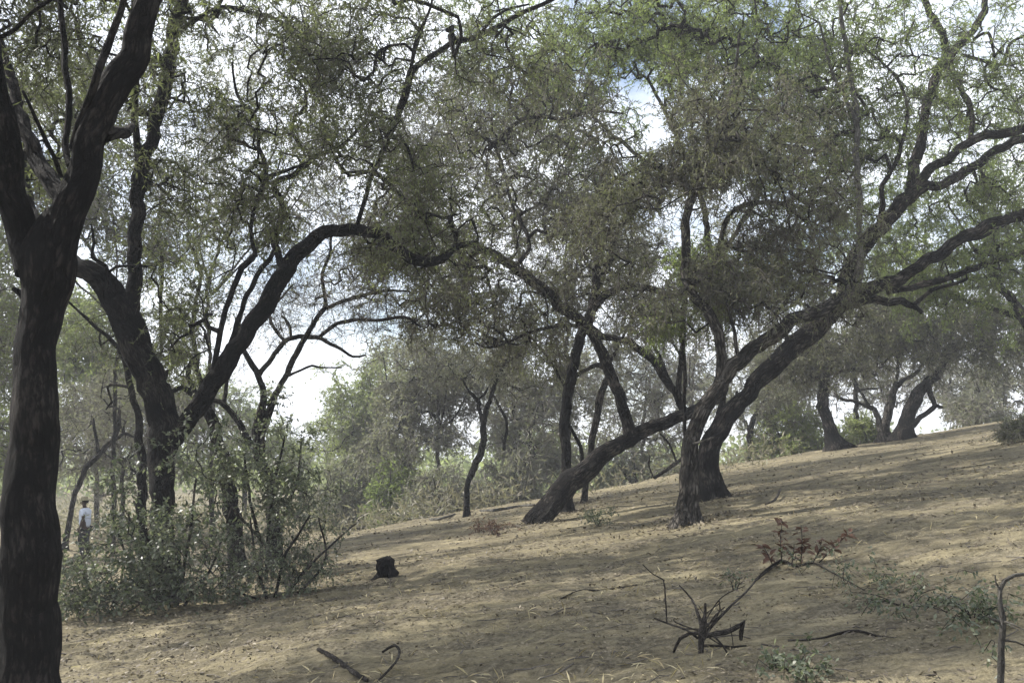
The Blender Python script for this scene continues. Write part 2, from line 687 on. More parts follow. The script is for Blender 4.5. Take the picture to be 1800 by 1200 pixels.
def blob_points(blobs, Y0, rng, gap=.42, gf=.8):
    out = []
    for b in blobs:
        if b[0] == 'w':
            c, rr, n = np.array(b[1:4], float), np.array(b[4:7], float), b[7]
        else:
            px, py, dY, rx, ry, rd, n = b
            n = int(n * DENS)
            c = at(px, py, Y0 + dY)
            s = pxm(py, Y0 + dY)
            rr = np.array([rx * s, rd, ry * s])
        if b[0] == 'w':
            q = rand_dir(n * 5, rng) * (rng.uniform(0, 1, (n * 5, 1)) ** (1 / 2.6))
        else:
            q = np.clip(rng.normal(size=(n * 5, 3)) * .56, -1.5, 1.5)
        q = c + q * rr
        keep = vnoise(q, .34, 17) > .46 if b[0] == 'w' else vnoise(q, gf, 7) > gap
        q = q[keep]
        if b[0] != 'w':
            q = q[q[:, 2] > zg_smooth(q[:, 0], q[:, 1]) + .1]
        out.append(q[:n])
    return np.vstack(out) if out else np.zeros((0, 3))


def foliage(X, cnt, Xp, rng, per=4, tl=(.2, .5), leaves=9, ll=(.05, .09), wr=.34, droop=.25, tr=.0028, maxc=5, spread=1.0, up=.6, quad=False):
    """fine side twigs on the outer wood and leaves along them"""
    sel = np.nonzero(cnt <= maxc)[0]
    if not len(sel):
        return None
    ids = np.repeat(sel, per)
    ids = ids[rng.uniform(size=len(ids)) < .9]
    n = len(ids)
    t = rng.uniform(0, 1, (n, 1))
    P0 = Xp[ids] * (1 - t) + X[ids] * t
    dirn = X[ids] - Xp[ids]
    dirn /= np.linalg.norm(dirn, axis=1)[:, None] + 1e-9
    d = dirn * .7 + rand_dir(n, rng) * spread
    d /= np.linalg.norm(d, axis=1)[:, None]
    ln = rng.uniform(*tl, (n, 1))
    mid = P0 + d * ln * .5 + rand_dir(n, rng) * ln * .17
    end = P0 + d * ln + np.array([0, 0, -1]) * ln * droop + rand_dir(n, rng) * ln * .16
    TP = np.stack([P0, mid, end], 1)
    TR = np.stack([np.full(n, tr), np.full(n, tr * .8), np.full(n, tr * .4)], 1)
    tv, tf = ribbon_twigs(TP, TR * 1.2)
    lid = np.repeat(np.arange(n), leaves)
    k = rng.uniform(.15, 1.05, (len(lid), 1))
    lp = np.where(k < .5, P0[lid] + (mid[lid] - P0[lid]) * k * 2, mid[lid] + (end[lid] - mid[lid]) * (k - .5) * 2)
    ld = d[lid] * .5 + rand_dir(len(lid), rng) * .9 + np.array([0, 0, -droop])
    V, F = (leaf_quads if quad else leaf_tris)(lp, ld, rng.uniform(*ll, len(lid)), wr, rng, up=up)
    return tv, tf, V, F


def polys_mesh(polys, min_sides=3):
    groups = {}
    parts = []
    for P, r in polys:
        if r.max() > .018:
            parts.append(tube(P, r, 6, .15, len(P)))
        else:
            groups.setdefault(len(P), []).append((P, r))
    Vs, Fs, Cs, off = [], [], [], 0
    for k, lst in groups.items():
        V, F = batch_twigs(np.stack([a for a, _ in lst]), np.stack([b for _, b in lst]))
        Vs.append(V)
        Fs.append(F + off)
        Cs.append(V * .6)
        off += len(V)
    for V, F, c in parts:
        Vs.append(V)
        Fs.append(F + off)
        Cs.append(c)
        off += len(V)
    return np.vstack(Vs), np.vstack(Fs), np.vstack(Cs)


SEED = [100]
FEET = []
TRI = {}


def limb_rows(rows, Y0, wobble, rng, step):
    """photo rows (px, py, width, dY) to resampled world rows x y z r, gently crooked"""
    C = []
    for px, py, wd, *dy in rows:
        Y = Y0 + (dy[0] if dy else 0)
        C.append([*at(px, py, Y), wd * pxm(py, Y) / 2 * (.9 if Y0 > 12 else .97)])
    Q = catmull(C, step)
    Q[:, 3] = np.maximum(Q[:, 3], .003)
    if wobble and len(Q) > 4:
        nz = np.stack([vnoise(Q[:, :3], 1.7, 11 + i + SEED[0]) + .9 * vnoise(Q[:, :3], 4.6, 31 + i + SEED[0]) - .95 for i in range(3)], 1)
        env = np.sin(np.linspace(0, math.pi, len(Q)))[:, None] ** .5
        Q[:, :3] += nz * env * np.minimum(Q[:, 3:4] * wobble * 2.2, .13)
    return Q


def tree(name, label, cat, Y, trunk, limbs=(), blobs=(), bark='bark_dark', twig='twig', leaf='leaf_olive', sides=14, flare=1.6,
         fol=None, gap=.42, gf=.8, r_tip=.0035, knob=.30, ok_below=.09, bow=.12, jit=.13, group=None, zmin=None, step=.28, ground=True):
    SEED[0] += 1
    rng = np.random.default_rng(SEED[0])
    if Y is None:
        Y = float(hit(trunk[0][0], trunk[0][1])[1])
    Q = limb_rows(trunk, Y, .3 if Y < 12 else .8, rng, .04 if Y < 12 else .11)
    x, y, z = Q[0, :3]
    g = gz(x, y)
    r0 = Q[0, 3]
    lobe = None
    if ground:
        if z > g + .02:                                    # run the trunk down to the ground
            d = Q[0, :3] - Q[min(3, len(Q) - 1), :3]
            d = d / max(-d[2], 1e-3) if d[2] < -.05 else np.array([0, 0, -1.0])
            d[:2] = np.clip(d[:2], -.6, .6)
            k = max(2, int((z - g + .15) / .12))
            ts = np.linspace(1, 0, k, endpoint=False)[:, None] * (z - g + .15)
            ext = Q[0, :3] + d * ts
            Q = np.vstack([np.hstack([ext, np.full((k, 1), r0)]), Q])
        else:
            Q = np.vstack([np.array([[x, y, g - .2, r0]]), Q[Q[:, 2] > g - .12]]) if (Q[:, 2] > g - .12).any() else Q
        hgt = Q[:, 2] - g
        Q[:, 3] *= 1 + (flare - 1) * np.exp(-np.maximum(hgt, 0) / (r0 * 1.2 + .05))
        lobe = .55 * np.exp(-np.maximum(hgt, 0) / (r0 * 1.3 + .03))
    base = np.array([Q[0, 0], Q[0, 1], gz(Q[0, 0], Q[0, 1])])
    T = thing(name, label, cat, base, group)
    V, F, c = tube(Q[:, :3], Q[:, 3], sides, knob, SEED[0], lobe=lobe)
    mesh_obj('trunk', V, F, M[bark], T, base, True, c)
    if Y < 31:
        FEET.append((base, r0))
    SK = [Q]
    for rows in limbs:
        lb, lname, llab = bark, 'limb', None
        if isinstance(rows, dict):
            lb, lname, llab, rows = rows['bark'], rows['name'], rows['label'], rows['rows']
        q = limb_rows(rows, Y, .7, rng, .06 if Y < 12 else .11)
        s = max(5, int(sides * .75)) if q[:, 3].max() > .03 else 6
        V, F, c = tube(q[:, :3], q[:, 3], s, knob * .95, SEED[0] + len(SK))
        lo = mesh_obj(lname, V, F, M[lb], T, base, True, c)
        if llab:
            lo['label'] = llab
        SK.append(q)
    if Y < 31:
        for q in [q for q in SK if q[:, 3].max() > .07][:4]:
            for _ in range(2 if Y < 26 else 1):
                i = int(rng.uniform(.3, .85) * (len(q) - 2)) + 1
                ax = q[min(i + 1, len(q) - 1), :3] - q[i - 1, :3]
                ax /= np.linalg.norm(ax) + 1e-9
                dv = rand_dir(1, rng)[0]
                dv = dv - ax * np.dot(dv, ax) + ax * .5
                dv /= np.linalg.norm(dv)
                r_ = q[i, 3]
                ln = r_ + rng.uniform(.08, .35)
                pts = catmull(np.array([[*(q[i, :3] + dv * r_ * .4), r_ * .34], [*(q[i, :3] + dv * ln * .65 + rng.normal(size=3) * .015), r_ * .24], [*(q[i, :3] + dv * ln + np.array([0, 0, .03])), r_ * .13]]), .04)
                V, F, c = tube(pts[:, :3], pts[:, 3], 7, .5, SEED[0] + 40)
                mesh_obj('stub', V, F, M[bark], T, base, True, c)
    A = blob_points(blobs, Y, rng, gap, gf)
    if len(A):
        S = np.vstack(SK)
        tips = np.vstack([q[-max(2, len(q) // 3):] for q in SK])
        ok = (S[:, 3] < ok_below)
        if zmin is not None:
            ok &= S[:, 2] > zmin
        if not ok.any():
            ok = S[:, 2] > np.quantile(S[:, 2], .6)
        polys, X, cnt, Xp = grow(S[:, :3], S[:, 3], ok, A, rng, r_tip, step=step, bow=bow, jit=jit)
        V, F, c = polys_mesh(polys)
        mesh_obj('branches', V, F, M[bark], T, base, True, c, kind='stuff')
        f = dict(per=4, leaves=9)
        f.update(fol or {})
        fo = foliage(X, cnt, Xp, rng, **f)
        if fo:
            tv, tf, V, F = fo
            mesh_obj('twigs', tv, tf, M[twig], T, base, kind='stuff')
            if f['leaves'] and len(V):
                mesh_obj('crown', V, F, M[leaf], T, base, kind='stuff')
        TRI[label[:40]] = (len(A), len(X), len(F) if fo else 0)
    return T


# ------------------------------------------------------------------ setting: the ground
def axis(lim0, lim1, near0, near1, s0, grow_):
    a = list(np.arange(near0, near1 + 1e-6, s0))
    st, v = s0, near1
    while v < lim1:
        st = max(s0, (v - near1) * grow_ + s0)
        v += st
        a.append(v)
    st, v, b = s0, near0, []
    while v > lim0:
        st = max(s0, (near0 - v) * grow_ + s0)
        v -= st
        b.append(v)
    return np.array(b[::-1] + a)


gx = axis(-900, 900, -6, 8, .085, .065)
gy = axis(-60, 1500, 5, 15, .075, .045)
GX, GY = np.meshgrid(gx, gy)
GZ = zg(GX.ravel(), GY.ravel())
GV = np.stack([GX.ravel(), GY.ravel(), GZ], 1)
nx, ny = len(gx), len(gy)
ii = (np.arange(ny - 1)[:, None] * nx + np.arange(nx - 1)[None]).ravel()
GF = np.stack([ii, ii + 1, ii + nx + 1, ii + nx], 1)
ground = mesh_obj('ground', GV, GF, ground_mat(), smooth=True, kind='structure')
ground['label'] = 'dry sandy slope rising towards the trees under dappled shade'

# leaf litter, straw and small twigs lying on the slope
rng = np.random.default_rng(5)


def on_ground(n, rmin, rmax, amin, amax, rng):
    r = rmin * (rmax / rmin) ** rng.uniform(0, 1, n)
    a = rng.uniform(amin, amax, n)
    x, y = r * np.sin(a), r * np.cos(a)
    return np.stack([x, y, zg(x, y)], 1)


p = on_ground(52000, 4.5, 48, -.62, .62, rng)
nz = vnoise(p * np.array([.7, 1.5, 0]), 1.1, 9) * .6 + vnoise(p * np.array([.7, 1.3, 0]), 4, 10) * .4
edge = np.clip((-.15 - p[:, 0] / p[:, 1]) / .2, 0, 1) * .25
p = p[nz + edge + rng.uniform(-.12, .12, len(p)) > .47]
d = rand_dir(len(p), rng) * np.array([1, 1, .35])
p[:, 2] += .012
V, F = leaf_quads(p, d, rng.uniform(.025, .065, len(p)) * np.clip(np.hypot(p[:, 0], p[:, 1]) / 11, .7, 2.2), .5, rng, up=1.5)
o = mesh_obj('leaf_litter', V, F, M['litter'], kind='stuff')
o['label'] = 'brown leaf litter scattered over the sandy slope'
p = on_ground(16000, 4.5, 40, -.6, .62, rng)
p = p[vnoise(p * np.array([.6, 1.4, 0]), .8, 19) > .47]
d = rand_dir(len(p), rng) * np.array([1, .8, .45]) + np.array([0, 0, .12])
p[:, 2] += .008
V, F = leaf_quads(p, d, rng.uniform(.05, .16, len(p)), .09, rng, up=.8)
o = mesh_obj('dry_grass', V, F, M['straw'], kind='stuff')
o['label'] = 'short straw coloured grass lying flat on the slope'
p = on_ground(1100, 5.5, 36, -.6, .62, rng)
n = len(p)
d = rand_dir(n, rng) * np.array([1, .7, .12])
ln = rng.uniform(.08, .45, (n, 1)) * rng.uniform(.4, 1, (n, 1))
m_ = p + d * ln * .5 + rng.normal(size=(n, 3)) * ln * np.array([.1, .1, .04])
e_ = p + d * ln
m_[:, 2] = np.maximum(m_[:, 2], zg(m_[:, 0], m_[:, 1])) + .008
e_[:, 2] = zg(e_[:, 0], e_[:, 1]) + .006
p[:, 2] += .006
tv, tf = batch_twigs(np.stack([p, m_, e_], 1), np.repeat(rng.uniform(.002, .006, (n, 1)), 3, 1))
o = mesh_obj('twig_litter', tv, tf, M['twig'], kind='stuff')
o['label'] = 'small broken twigs strewn over the sandy slope'

# ------------------------------------------------------------------ the near trees
FEATHER = dict(per=4, leaves=9, ll=(.045, .085), wr=.30, tl=(.18, .5), droop=.3)

# A: thick dark trunk at the photo's edge, crown mostly above the frame
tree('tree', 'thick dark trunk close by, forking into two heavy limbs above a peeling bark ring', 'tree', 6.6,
     [(55, 1330, 118), (56, 1200, 108), (58, 1090, 110), (58, 1010, 106), (58, 985, 112), (58, 962, 100), (57, 900, 92), (55, 800, 86), (62, 720, 80), (69, 660, 72),
      (72, 600, 67), (76, 535, 74), (80, 480, 94), (78, 445, 94), (84, 405, 66), (96, 372, 34)],
     [[(62, 475, 70), (38, 422, 57), (16, 350, 56, -.1), (6, 270, 56, -.2), (-4, 180, 48, -.3), (-22, 80, 40, -.4), (-60, -60, 34, -.3), (-80, -260, 24, -.1), (-60, -420, 12)],
      [(92, 470, 72), (110, 400, 66), (132, 335, 60), (151, 265, 52), (178, 200, 56), (206, 133, 56), (232, 67, 50), (264, -10, 46), (310, -130, 44, .2), (380, -280, 32, .4), (470, -430, 18, .7), (560, -540, 8, 1)],
      [(118, 350, 36), (92, 320, 34, .15), (66, 285, 30, .3), (38, 225, 24, .5), (16, 140, 18, .8), (0, 66, 10, 1.0)],
      [(123, 292, 14), (116, 262, 12, .1), (118, 172, 12, .2), (112, 95, 12, .3), (105, 0, 10, .4), (100, -140, 6, .5)],
      [(128, 262, 16), (150, 190, 15, -.1), (172, 130, 14, -.2), (190, 70, 14, -.2), (215, 10, 12, -.2), (232, -90, 8, -.2)],
      [(108, 312, 8), (94, 272, 8, -.1), (70, 222, 7, -.2), (40, 160, 5, -.3)],
      [(0, 66, 9, -.2), (28, 48, 8, -.25), (55, 20, 7, -.3), (96, -4, 6, -.3)],
      [(184, 240, 24), (206, 228, 22, .2), (232, 222, 13, .6)]],
     [('w', -4.3, 7.6, 7.0, 2.6, 2.8, 1.0, 520), ('w', -1.6, 8.2, 7.2, 2.2, 2.4, .9, 330), ('w', -6.2, 10.2, 7.2, 2.8, 3.0, 1.2, 420),  # unseen crown clumps above the frame, thickened to shade the foreground
      (60, 60, .8, 150, 110, .8, 50), (30, 260, 1.0, 70, 90, .6, 22)],
     bark='bark_dark', leaf='leaf_olive', sides=44, knob=.27, ok_below=.085, fol=dict(FEATHER, per=3, leaves=10, ll=(.05, .09)), gap=.45, zmin=3.2)

ta = bpy.data.objects['tree']
for k, (y_, a0, a1, rr_) in enumerate([(986, 150, 300, 1.06), (974, 170, 262, 1.03), (996, 185, 250, 1.08), (965, 262, 318, 1.02)]):
    c_ = at(58, y_, 6.6)
    R_ = 54 * pxm(y_, 6.6) * rr_
    an = np.radians(np.linspace(a0, a1, 26))
    P_ = c_ + np.stack([np.cos(an) * R_, np.sin(an) * R_, .02 * np.sin(an * 7 + k) + .012 * np.sin(an * 17)], 1)
    V, F, co = tube(P_, .021 * np.sin(np.linspace(.15, 3.0, 26)) + .003, 8, .9, 60 + k)
    fl = mesh_obj('bark_flake', V, F, M['bark_pale'], ta, ta.location, True, co)

# B: second dark tree with the long arching limb
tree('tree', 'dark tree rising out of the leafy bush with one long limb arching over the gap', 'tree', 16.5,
     [(296, 1060, 58), (291, 960, 48), (284, 900, 43), (280, 870, 46), (279, 800, 52), (283, 742, 54), (280, 700, 54), (264, 660, 58), (245, 620, 58), (219, 560, 56), (192, 512, 50), (162, 482, 42), (132, 466, 38), (110, 452, 34, .2), (86, 425, 26, .5),
      (60, 370, 18, 1), (40, 300, 10, 1.4)],
     [[(285, 805, 36), (305, 772, 40), (332, 739, 35), (362, 695, 37), (392, 643, 37), (430, 582, 35), (470, 522, 35), (502, 474, 35), (532, 438, 31), (570, 411, 27), (610, 401, 25), (650, 410, 23), (692, 437, 22),
       (735, 459, 21), (772, 452, 18, .3), (800, 434, 12, .6), (840, 425, 7, 1)],
      [(226, 575, 30), (232, 530, 30), (238, 480, 28), (238, 400, 27), (244, 330, 29), (256, 275, 26), (270, 240, 25), (282, 190, 27), (292, 130, 25), (302, 70, 25), (318, 5, 23), (340, -70, 18), (372, -170, 12, .3), (380, -240, 6, .5)],
      [(246, 300, 14), (240, 245, 14, -.1), (237, 190, 13, -.2), (240, 130, 12, -.2), (232, 60, 9, -.3), (236, -20, 6, -.3)],
      [(292, 110, 16), (268, 105, 16, -.1), (254, 98, 11, -.2), (262, 84, 8, -.3)],
      [(312, 60, 10), (338, 38, 9, .2), (368, 20, 8, .3), (405, 13, 9, .4), (440, 20, 8, .5), (490, 36, 6, .6), (530, 70, 5, .8)],
      [(372, 665, 12), (386, 585, 11, -.2), (402, 528, 11, -.3), (424, 470, 12, -.3), (446, 446, 10, -.3), (440, 400, 8, -.2), (450, 352, 8, 0), (466, 308, 9, .2), (455, 250, 8, .4), (448, 208, 7, .5), (418, 170, 6, .6), (408, 110, 4, .6)],
      [(404, 606, 10), (430, 532, 10, .2), (455, 478, 10, .3), (476, 452, 9, .4), (490, 420, 7, .5)],
      [(500, 478, 16), (486, 446, 14, .2), (482, 412, 13, .4), (495, 378, 13, .6), (494, 350, 13, .7), (484, 322, 12, .8), (520, 305, 11, 1), (550, 280, 10, 1.2), (600, 256, 8, 1.5), (640, 215, 5, 1.7)],
      [(466, 312, 8, .3), (500, 300, 7, .4), (536, 288, 5, .5)],
      [(628, 396, 9), (642, 350, 9, -.2), (662, 292, 10, -.4), (690, 218, 13, -.6), (712, 165, 13, -.8), (738, 112, 12, -1), (790, 82, 11, -1.2), (850, 58, 11, -1.4), (905, 28, 9, -1.6), (980, -4, 7, -1.8), (1060, -40, 4, -2)],
      [(722, 142, 8, -.9), (728, 90, 7, -.9), (738, 55, 6, -.9), (758, 12, 5, -.9), (766, -60, 4, -.9)],
      [(700, 190, 7, -.7), (722, 120, 6, -.6), (740, 60, 5, -.5), (760, 0, 3, -.4)],
      [(840, 62, 7, -1.4), (880, 20, 6, -1.5), (930, 8, 4, -1.6)],
      [(192, 505, 10, -.2), (186, 470, 8, -.3), (160, 452, 7, -.4), (164, 428, 6, -.4), (160, 395, 4, -.4)]],
     [(440, 130, 0, 170, 150, 2.2, 230), (560, 230, .5, 150, 140, 2.0, 180), (330, 120, .3, 130, 140, 2.0, 130), (480, 380, .5, 110, 70, 1.5, 90), (300, 350, .8, 70, 90, 1.2, 50), (310, 570, .5, 70, 90, 1.0, 60),
      (680, 330, .3, 110, 90, 1.6, 110), (650, 90, -.2, 110, 90, 1.6, 90), (850, 120, -1.2, 130, 80, 1.5, 70), (740, 440, .4, 120, 50, 1.2, 70), (120, 150, 1.2, 150, 130, 1.6, 150),
      ('w', -5.0, 14.0, 10.2, 5.4, 3.8, 1.1, 620), ('w', -9.5, 16.5, 8.6, 2.8, 3.0, 1.8, 320), ('w', -7.2, 12.6, 9.6, 3.4, 2.2, 1.0, 520), ('w', -4.2, 11.0, 9.3, 2.4, 2.0, .9, 300), ('w', -10.2, 12.6, 8.8, 2.8, 2.6, 1.2, 480), ('w', -12.5, 17.2, 8.4, 2.6, 3.0, 1.4, 260)],  # unseen clumps out of frame, added to shade the slope and shrubs
     bark='bark_dark', leaf='leaf_olive', sides=16, knob=.26, ok_below=.085, fol=dict(FEATHER, per=4, leaves=7, ll=(.05, .11), tr=.0034), gap=.48, gf=.9, zmin=2.0, r_tip=.0055, jit=.2)

# C: leaning trunk in the middle with its uprights
tree('tree', 'leaning trunk lying low across the slope with upright stems growing from it', 'tree', 24.0,
     [(952, 908, 44), (985, 868, 46), (1022, 829, 42), (1068, 790, 34), (1110, 766, 28), (1160, 745, 26), (1200, 730, 25), (1232, 717, 25, .3), (1262, 690, 22, .6), (1290, 640, 16, 1)],
     [[(1108, 764, 30), (1102, 742, 25), (1086, 692, 23), (1068, 640, 23), (1050, 602, 21), (1034, 575, 22), (1006, 552, 21, -.2), (960, 514, 22, -.6), (905, 468, 19, -1.0), (852, 439, 16, -1.4), (802, 424, 13, -1.8), (768, 400, 11, -2.2), (720, 366, 10, -2.6), (690, 328, 9, -3.0), (650, 304, 8, -3.4), (600, 304, 5, -3.8)],
      [(1030, 582, 18), (1044, 545, 18, .2), (1050, 505, 18, .4), (1050, 462, 15, .5), (1060, 410, 12, .6), (1050, 350, 9, .8), (1065, 280, 6, 1)],
      [(1044, 545, 15, .2), (1062, 524, 16, .1), (1092, 509, 15, 0), (1130, 508, 14, 0), (1165, 515, 14, 0), (1188, 519, 11, 0), (1230, 510, 6, .2)],
      [(1034, 572, 13), (1060, 588, 12, .2), (1104, 598, 14, .3), (1150, 640, 16, .4), (1180, 684, 16, .5), (1204, 724, 17, .4)],
      [(1190, 700, 12, .4), (1196, 640, 11, .3), (1202, 560, 11, .2), (1204, 500, 9, .2), (1198, 440, 7, .2)],
      [(1186, 690, 9, .4), (1164, 640, 8, .6), (1146, 600, 6, .8), (1130, 560, 4, 1)],
      [(1026, 574, 9), (980, 572, 7, -.3), (920, 590, 6, -.5), (860, 610, 5, -.8), (830, 600, 4, -1)],
      [(905, 470, 10, -1), (930, 430, 9, -.8), (900, 360, 7, -.6), (880, 280, 6, -.4), (860, 245, 5, -.3)],
      [(860, 262, 9, -1.2), (905, 220, 8, -1.1), (935, 206, 8, -1), (990, 208, 7, -.8), (1050, 196, 6, -.6), (1095, 200, 4, -.5)]],
     [(930, 350, -.8, 140, 130, 2.4, 230), (830, 470, -1.4, 130, 80, 2.0, 160), (1070, 400, .4, 90, 130, 2.0, 110), (860, 560, -.8, 120, 60, 1.8, 150), (760, 380, -2.4, 120, 80, 1.5, 120),
      (920, 200, -.6, 150, 90, 2.2, 200), (760, 520, -1, 110, 70, 1.6, 110), (700, 470, -2, 70, 60, 1.4, 60), (1150, 540, .2, 70, 60, 1.0, 60), (680, 400, -3, 90, 80, 1.2, 50)],
     bark='bark_mid', leaf='leaf_dull', sides=14, ok_below=.16, fol=dict(FEATHER, per=4, leaves=6, ll=(.06, .12), tl=(.2, .6), droop=.3, tr=.005), gap=.50, gf=.9, jit=.2, flare=1.2, r_tip=.0075, zmin=2.0)
tree('tree', 'upright dark stem standing just behind the low leaning trunk', 'tree', 25.6,
     [(996, 850, 22), (994, 800, 20), (993, 755, 20), (998, 690, 22), (1012, 620, 21), (1026, 580, 20), (1042, 540, 17), (1056, 490, 13), (1080, 420, 10), (1120, 340, 8), (1140, 280, 5)],
     [[(1000, 745, 6), (1012, 768, 7, .2), (1022, 800, 8, .3), (1020, 840, 8, .4)],
      [(998, 690, 7), (970, 640, 6, .4), (940, 600, 4, .7)]],
     [(1120, 320, 0, 80, 100, 1.8, 70), (1000, 470, .5, 80, 60, 1.2, 70), (960, 620, .6, 60, 50, 1.0, 40)], bark='bark_dark', leaf='leaf_dull', sides=10,
     fol=dict(FEATHER, per=5, leaves=7, ll=(.07, .13), tl=(.25, .6), droop=.4, tr=.005), r_tip=.005, flare=1.2, zmin=2)
tree('tree', 'thin crooked stem seen through the loop of the leaning tree', 'tree', 29,
     [(1030, 850, 12), (1040, 800, 13), (1048, 745, 14), (1054, 700, 14), (1066, 660, 11), (1050, 640, 9), (1010, 662, 9), (985, 655, 7), (970, 620, 5)],
     [[(1056, 700, 8), (1072, 640, 8, .3), (1090, 600, 6, .5), (1110, 560, 4, .6)]],
     [(1060, 610, .4, 80, 50, 1.2, 60)], bark='bark_mid', leaf='leaf_grey', sides=8, fol=dict(FEATHER, per=5, leaves=4, ll=(.08, .14), tr=.005), r_tip=.005, flare=1.2, zmin=2)

# G1: front leaning tree with the pale side and the dark drooping crown
tree('tree', 'front stem of the crossed pair, pale peeling side and a dense dark drooping crown', 'tree', None,
     [(1206, 925, 40), (1210, 880, 37), (1212, 830, 35), (1215, 785, 34), (1231, 738, 33), (1260, 690, 33), (1291, 643, 32), (1336, 602, 28), (1384, 570, 28), (1424, 552, 26, .2), (1460, 530, 22, .5), (1500, 500, 12, 1)],
     [[(1262, 690, 20), (1268, 650, 20), (1262, 592, 21, -.1), (1244, 548, 20, -.1), (1224, 520, 20, -.1), (1208, 475, 18, 0), (1202, 430, 18, 0), (1210, 380, 18, .1), (1220, 330, 16, .2), (1222, 280, 12, .3), (1215, 230, 7, .4)],
      [(1216, 500, 12, -.1), (1250, 470, 11, .2), (1268, 430, 11, .3), (1276, 385, 10, .4), (1312, 360, 10, .5), (1345, 356, 9, .6), (1384, 358, 8, .7), (1422, 372, 5, .8)],
      [(1216, 345, 10, .2), (1180, 300, 9, .4), (1140, 290, 8, .6), (1090, 310, 5, .9)],
      [(1222, 290, 9, .3), (1260, 220, 8, .5), (1290, 140, 7, .7), (1300, 60, 5, .9)],
      [(1300, 640, 8), (1290, 580, 7, -.2), (1280, 540, 5, -.3)],
      [(1218, 780, 5, -.25), (1236, 775, 5, -.28), (1262, 765, 4, -.26)]],
     [(1200, 285, .4, 160, 100, 1.9, 250), (1120, 370, .6, 120, 100, 1.7, 150), (1350, 400, .6, 140, 90, 1.7, 170), (1330, 490, .2, 140, 80, 1.6, 150), (1250, 510, -.1, 70, 50, 1.0, 40), (1420, 470, .6, 90, 70, 1.6, 90), (1330, 260, .8, 110, 90, 1.5, 130), (1150, 560, -.3, 60, 50, .8, 60)],
     bark='bark_pale', leaf='leaf_dull', sides=16, ok_below=.12, fol=dict(FEATHER, per=5, leaves=7, ll=(.05, .10), tl=(.12, .45), droop=.35, tr=.004), gap=.50, gf=1.1, zmin=2.6, jit=.22, r_tip=.006)

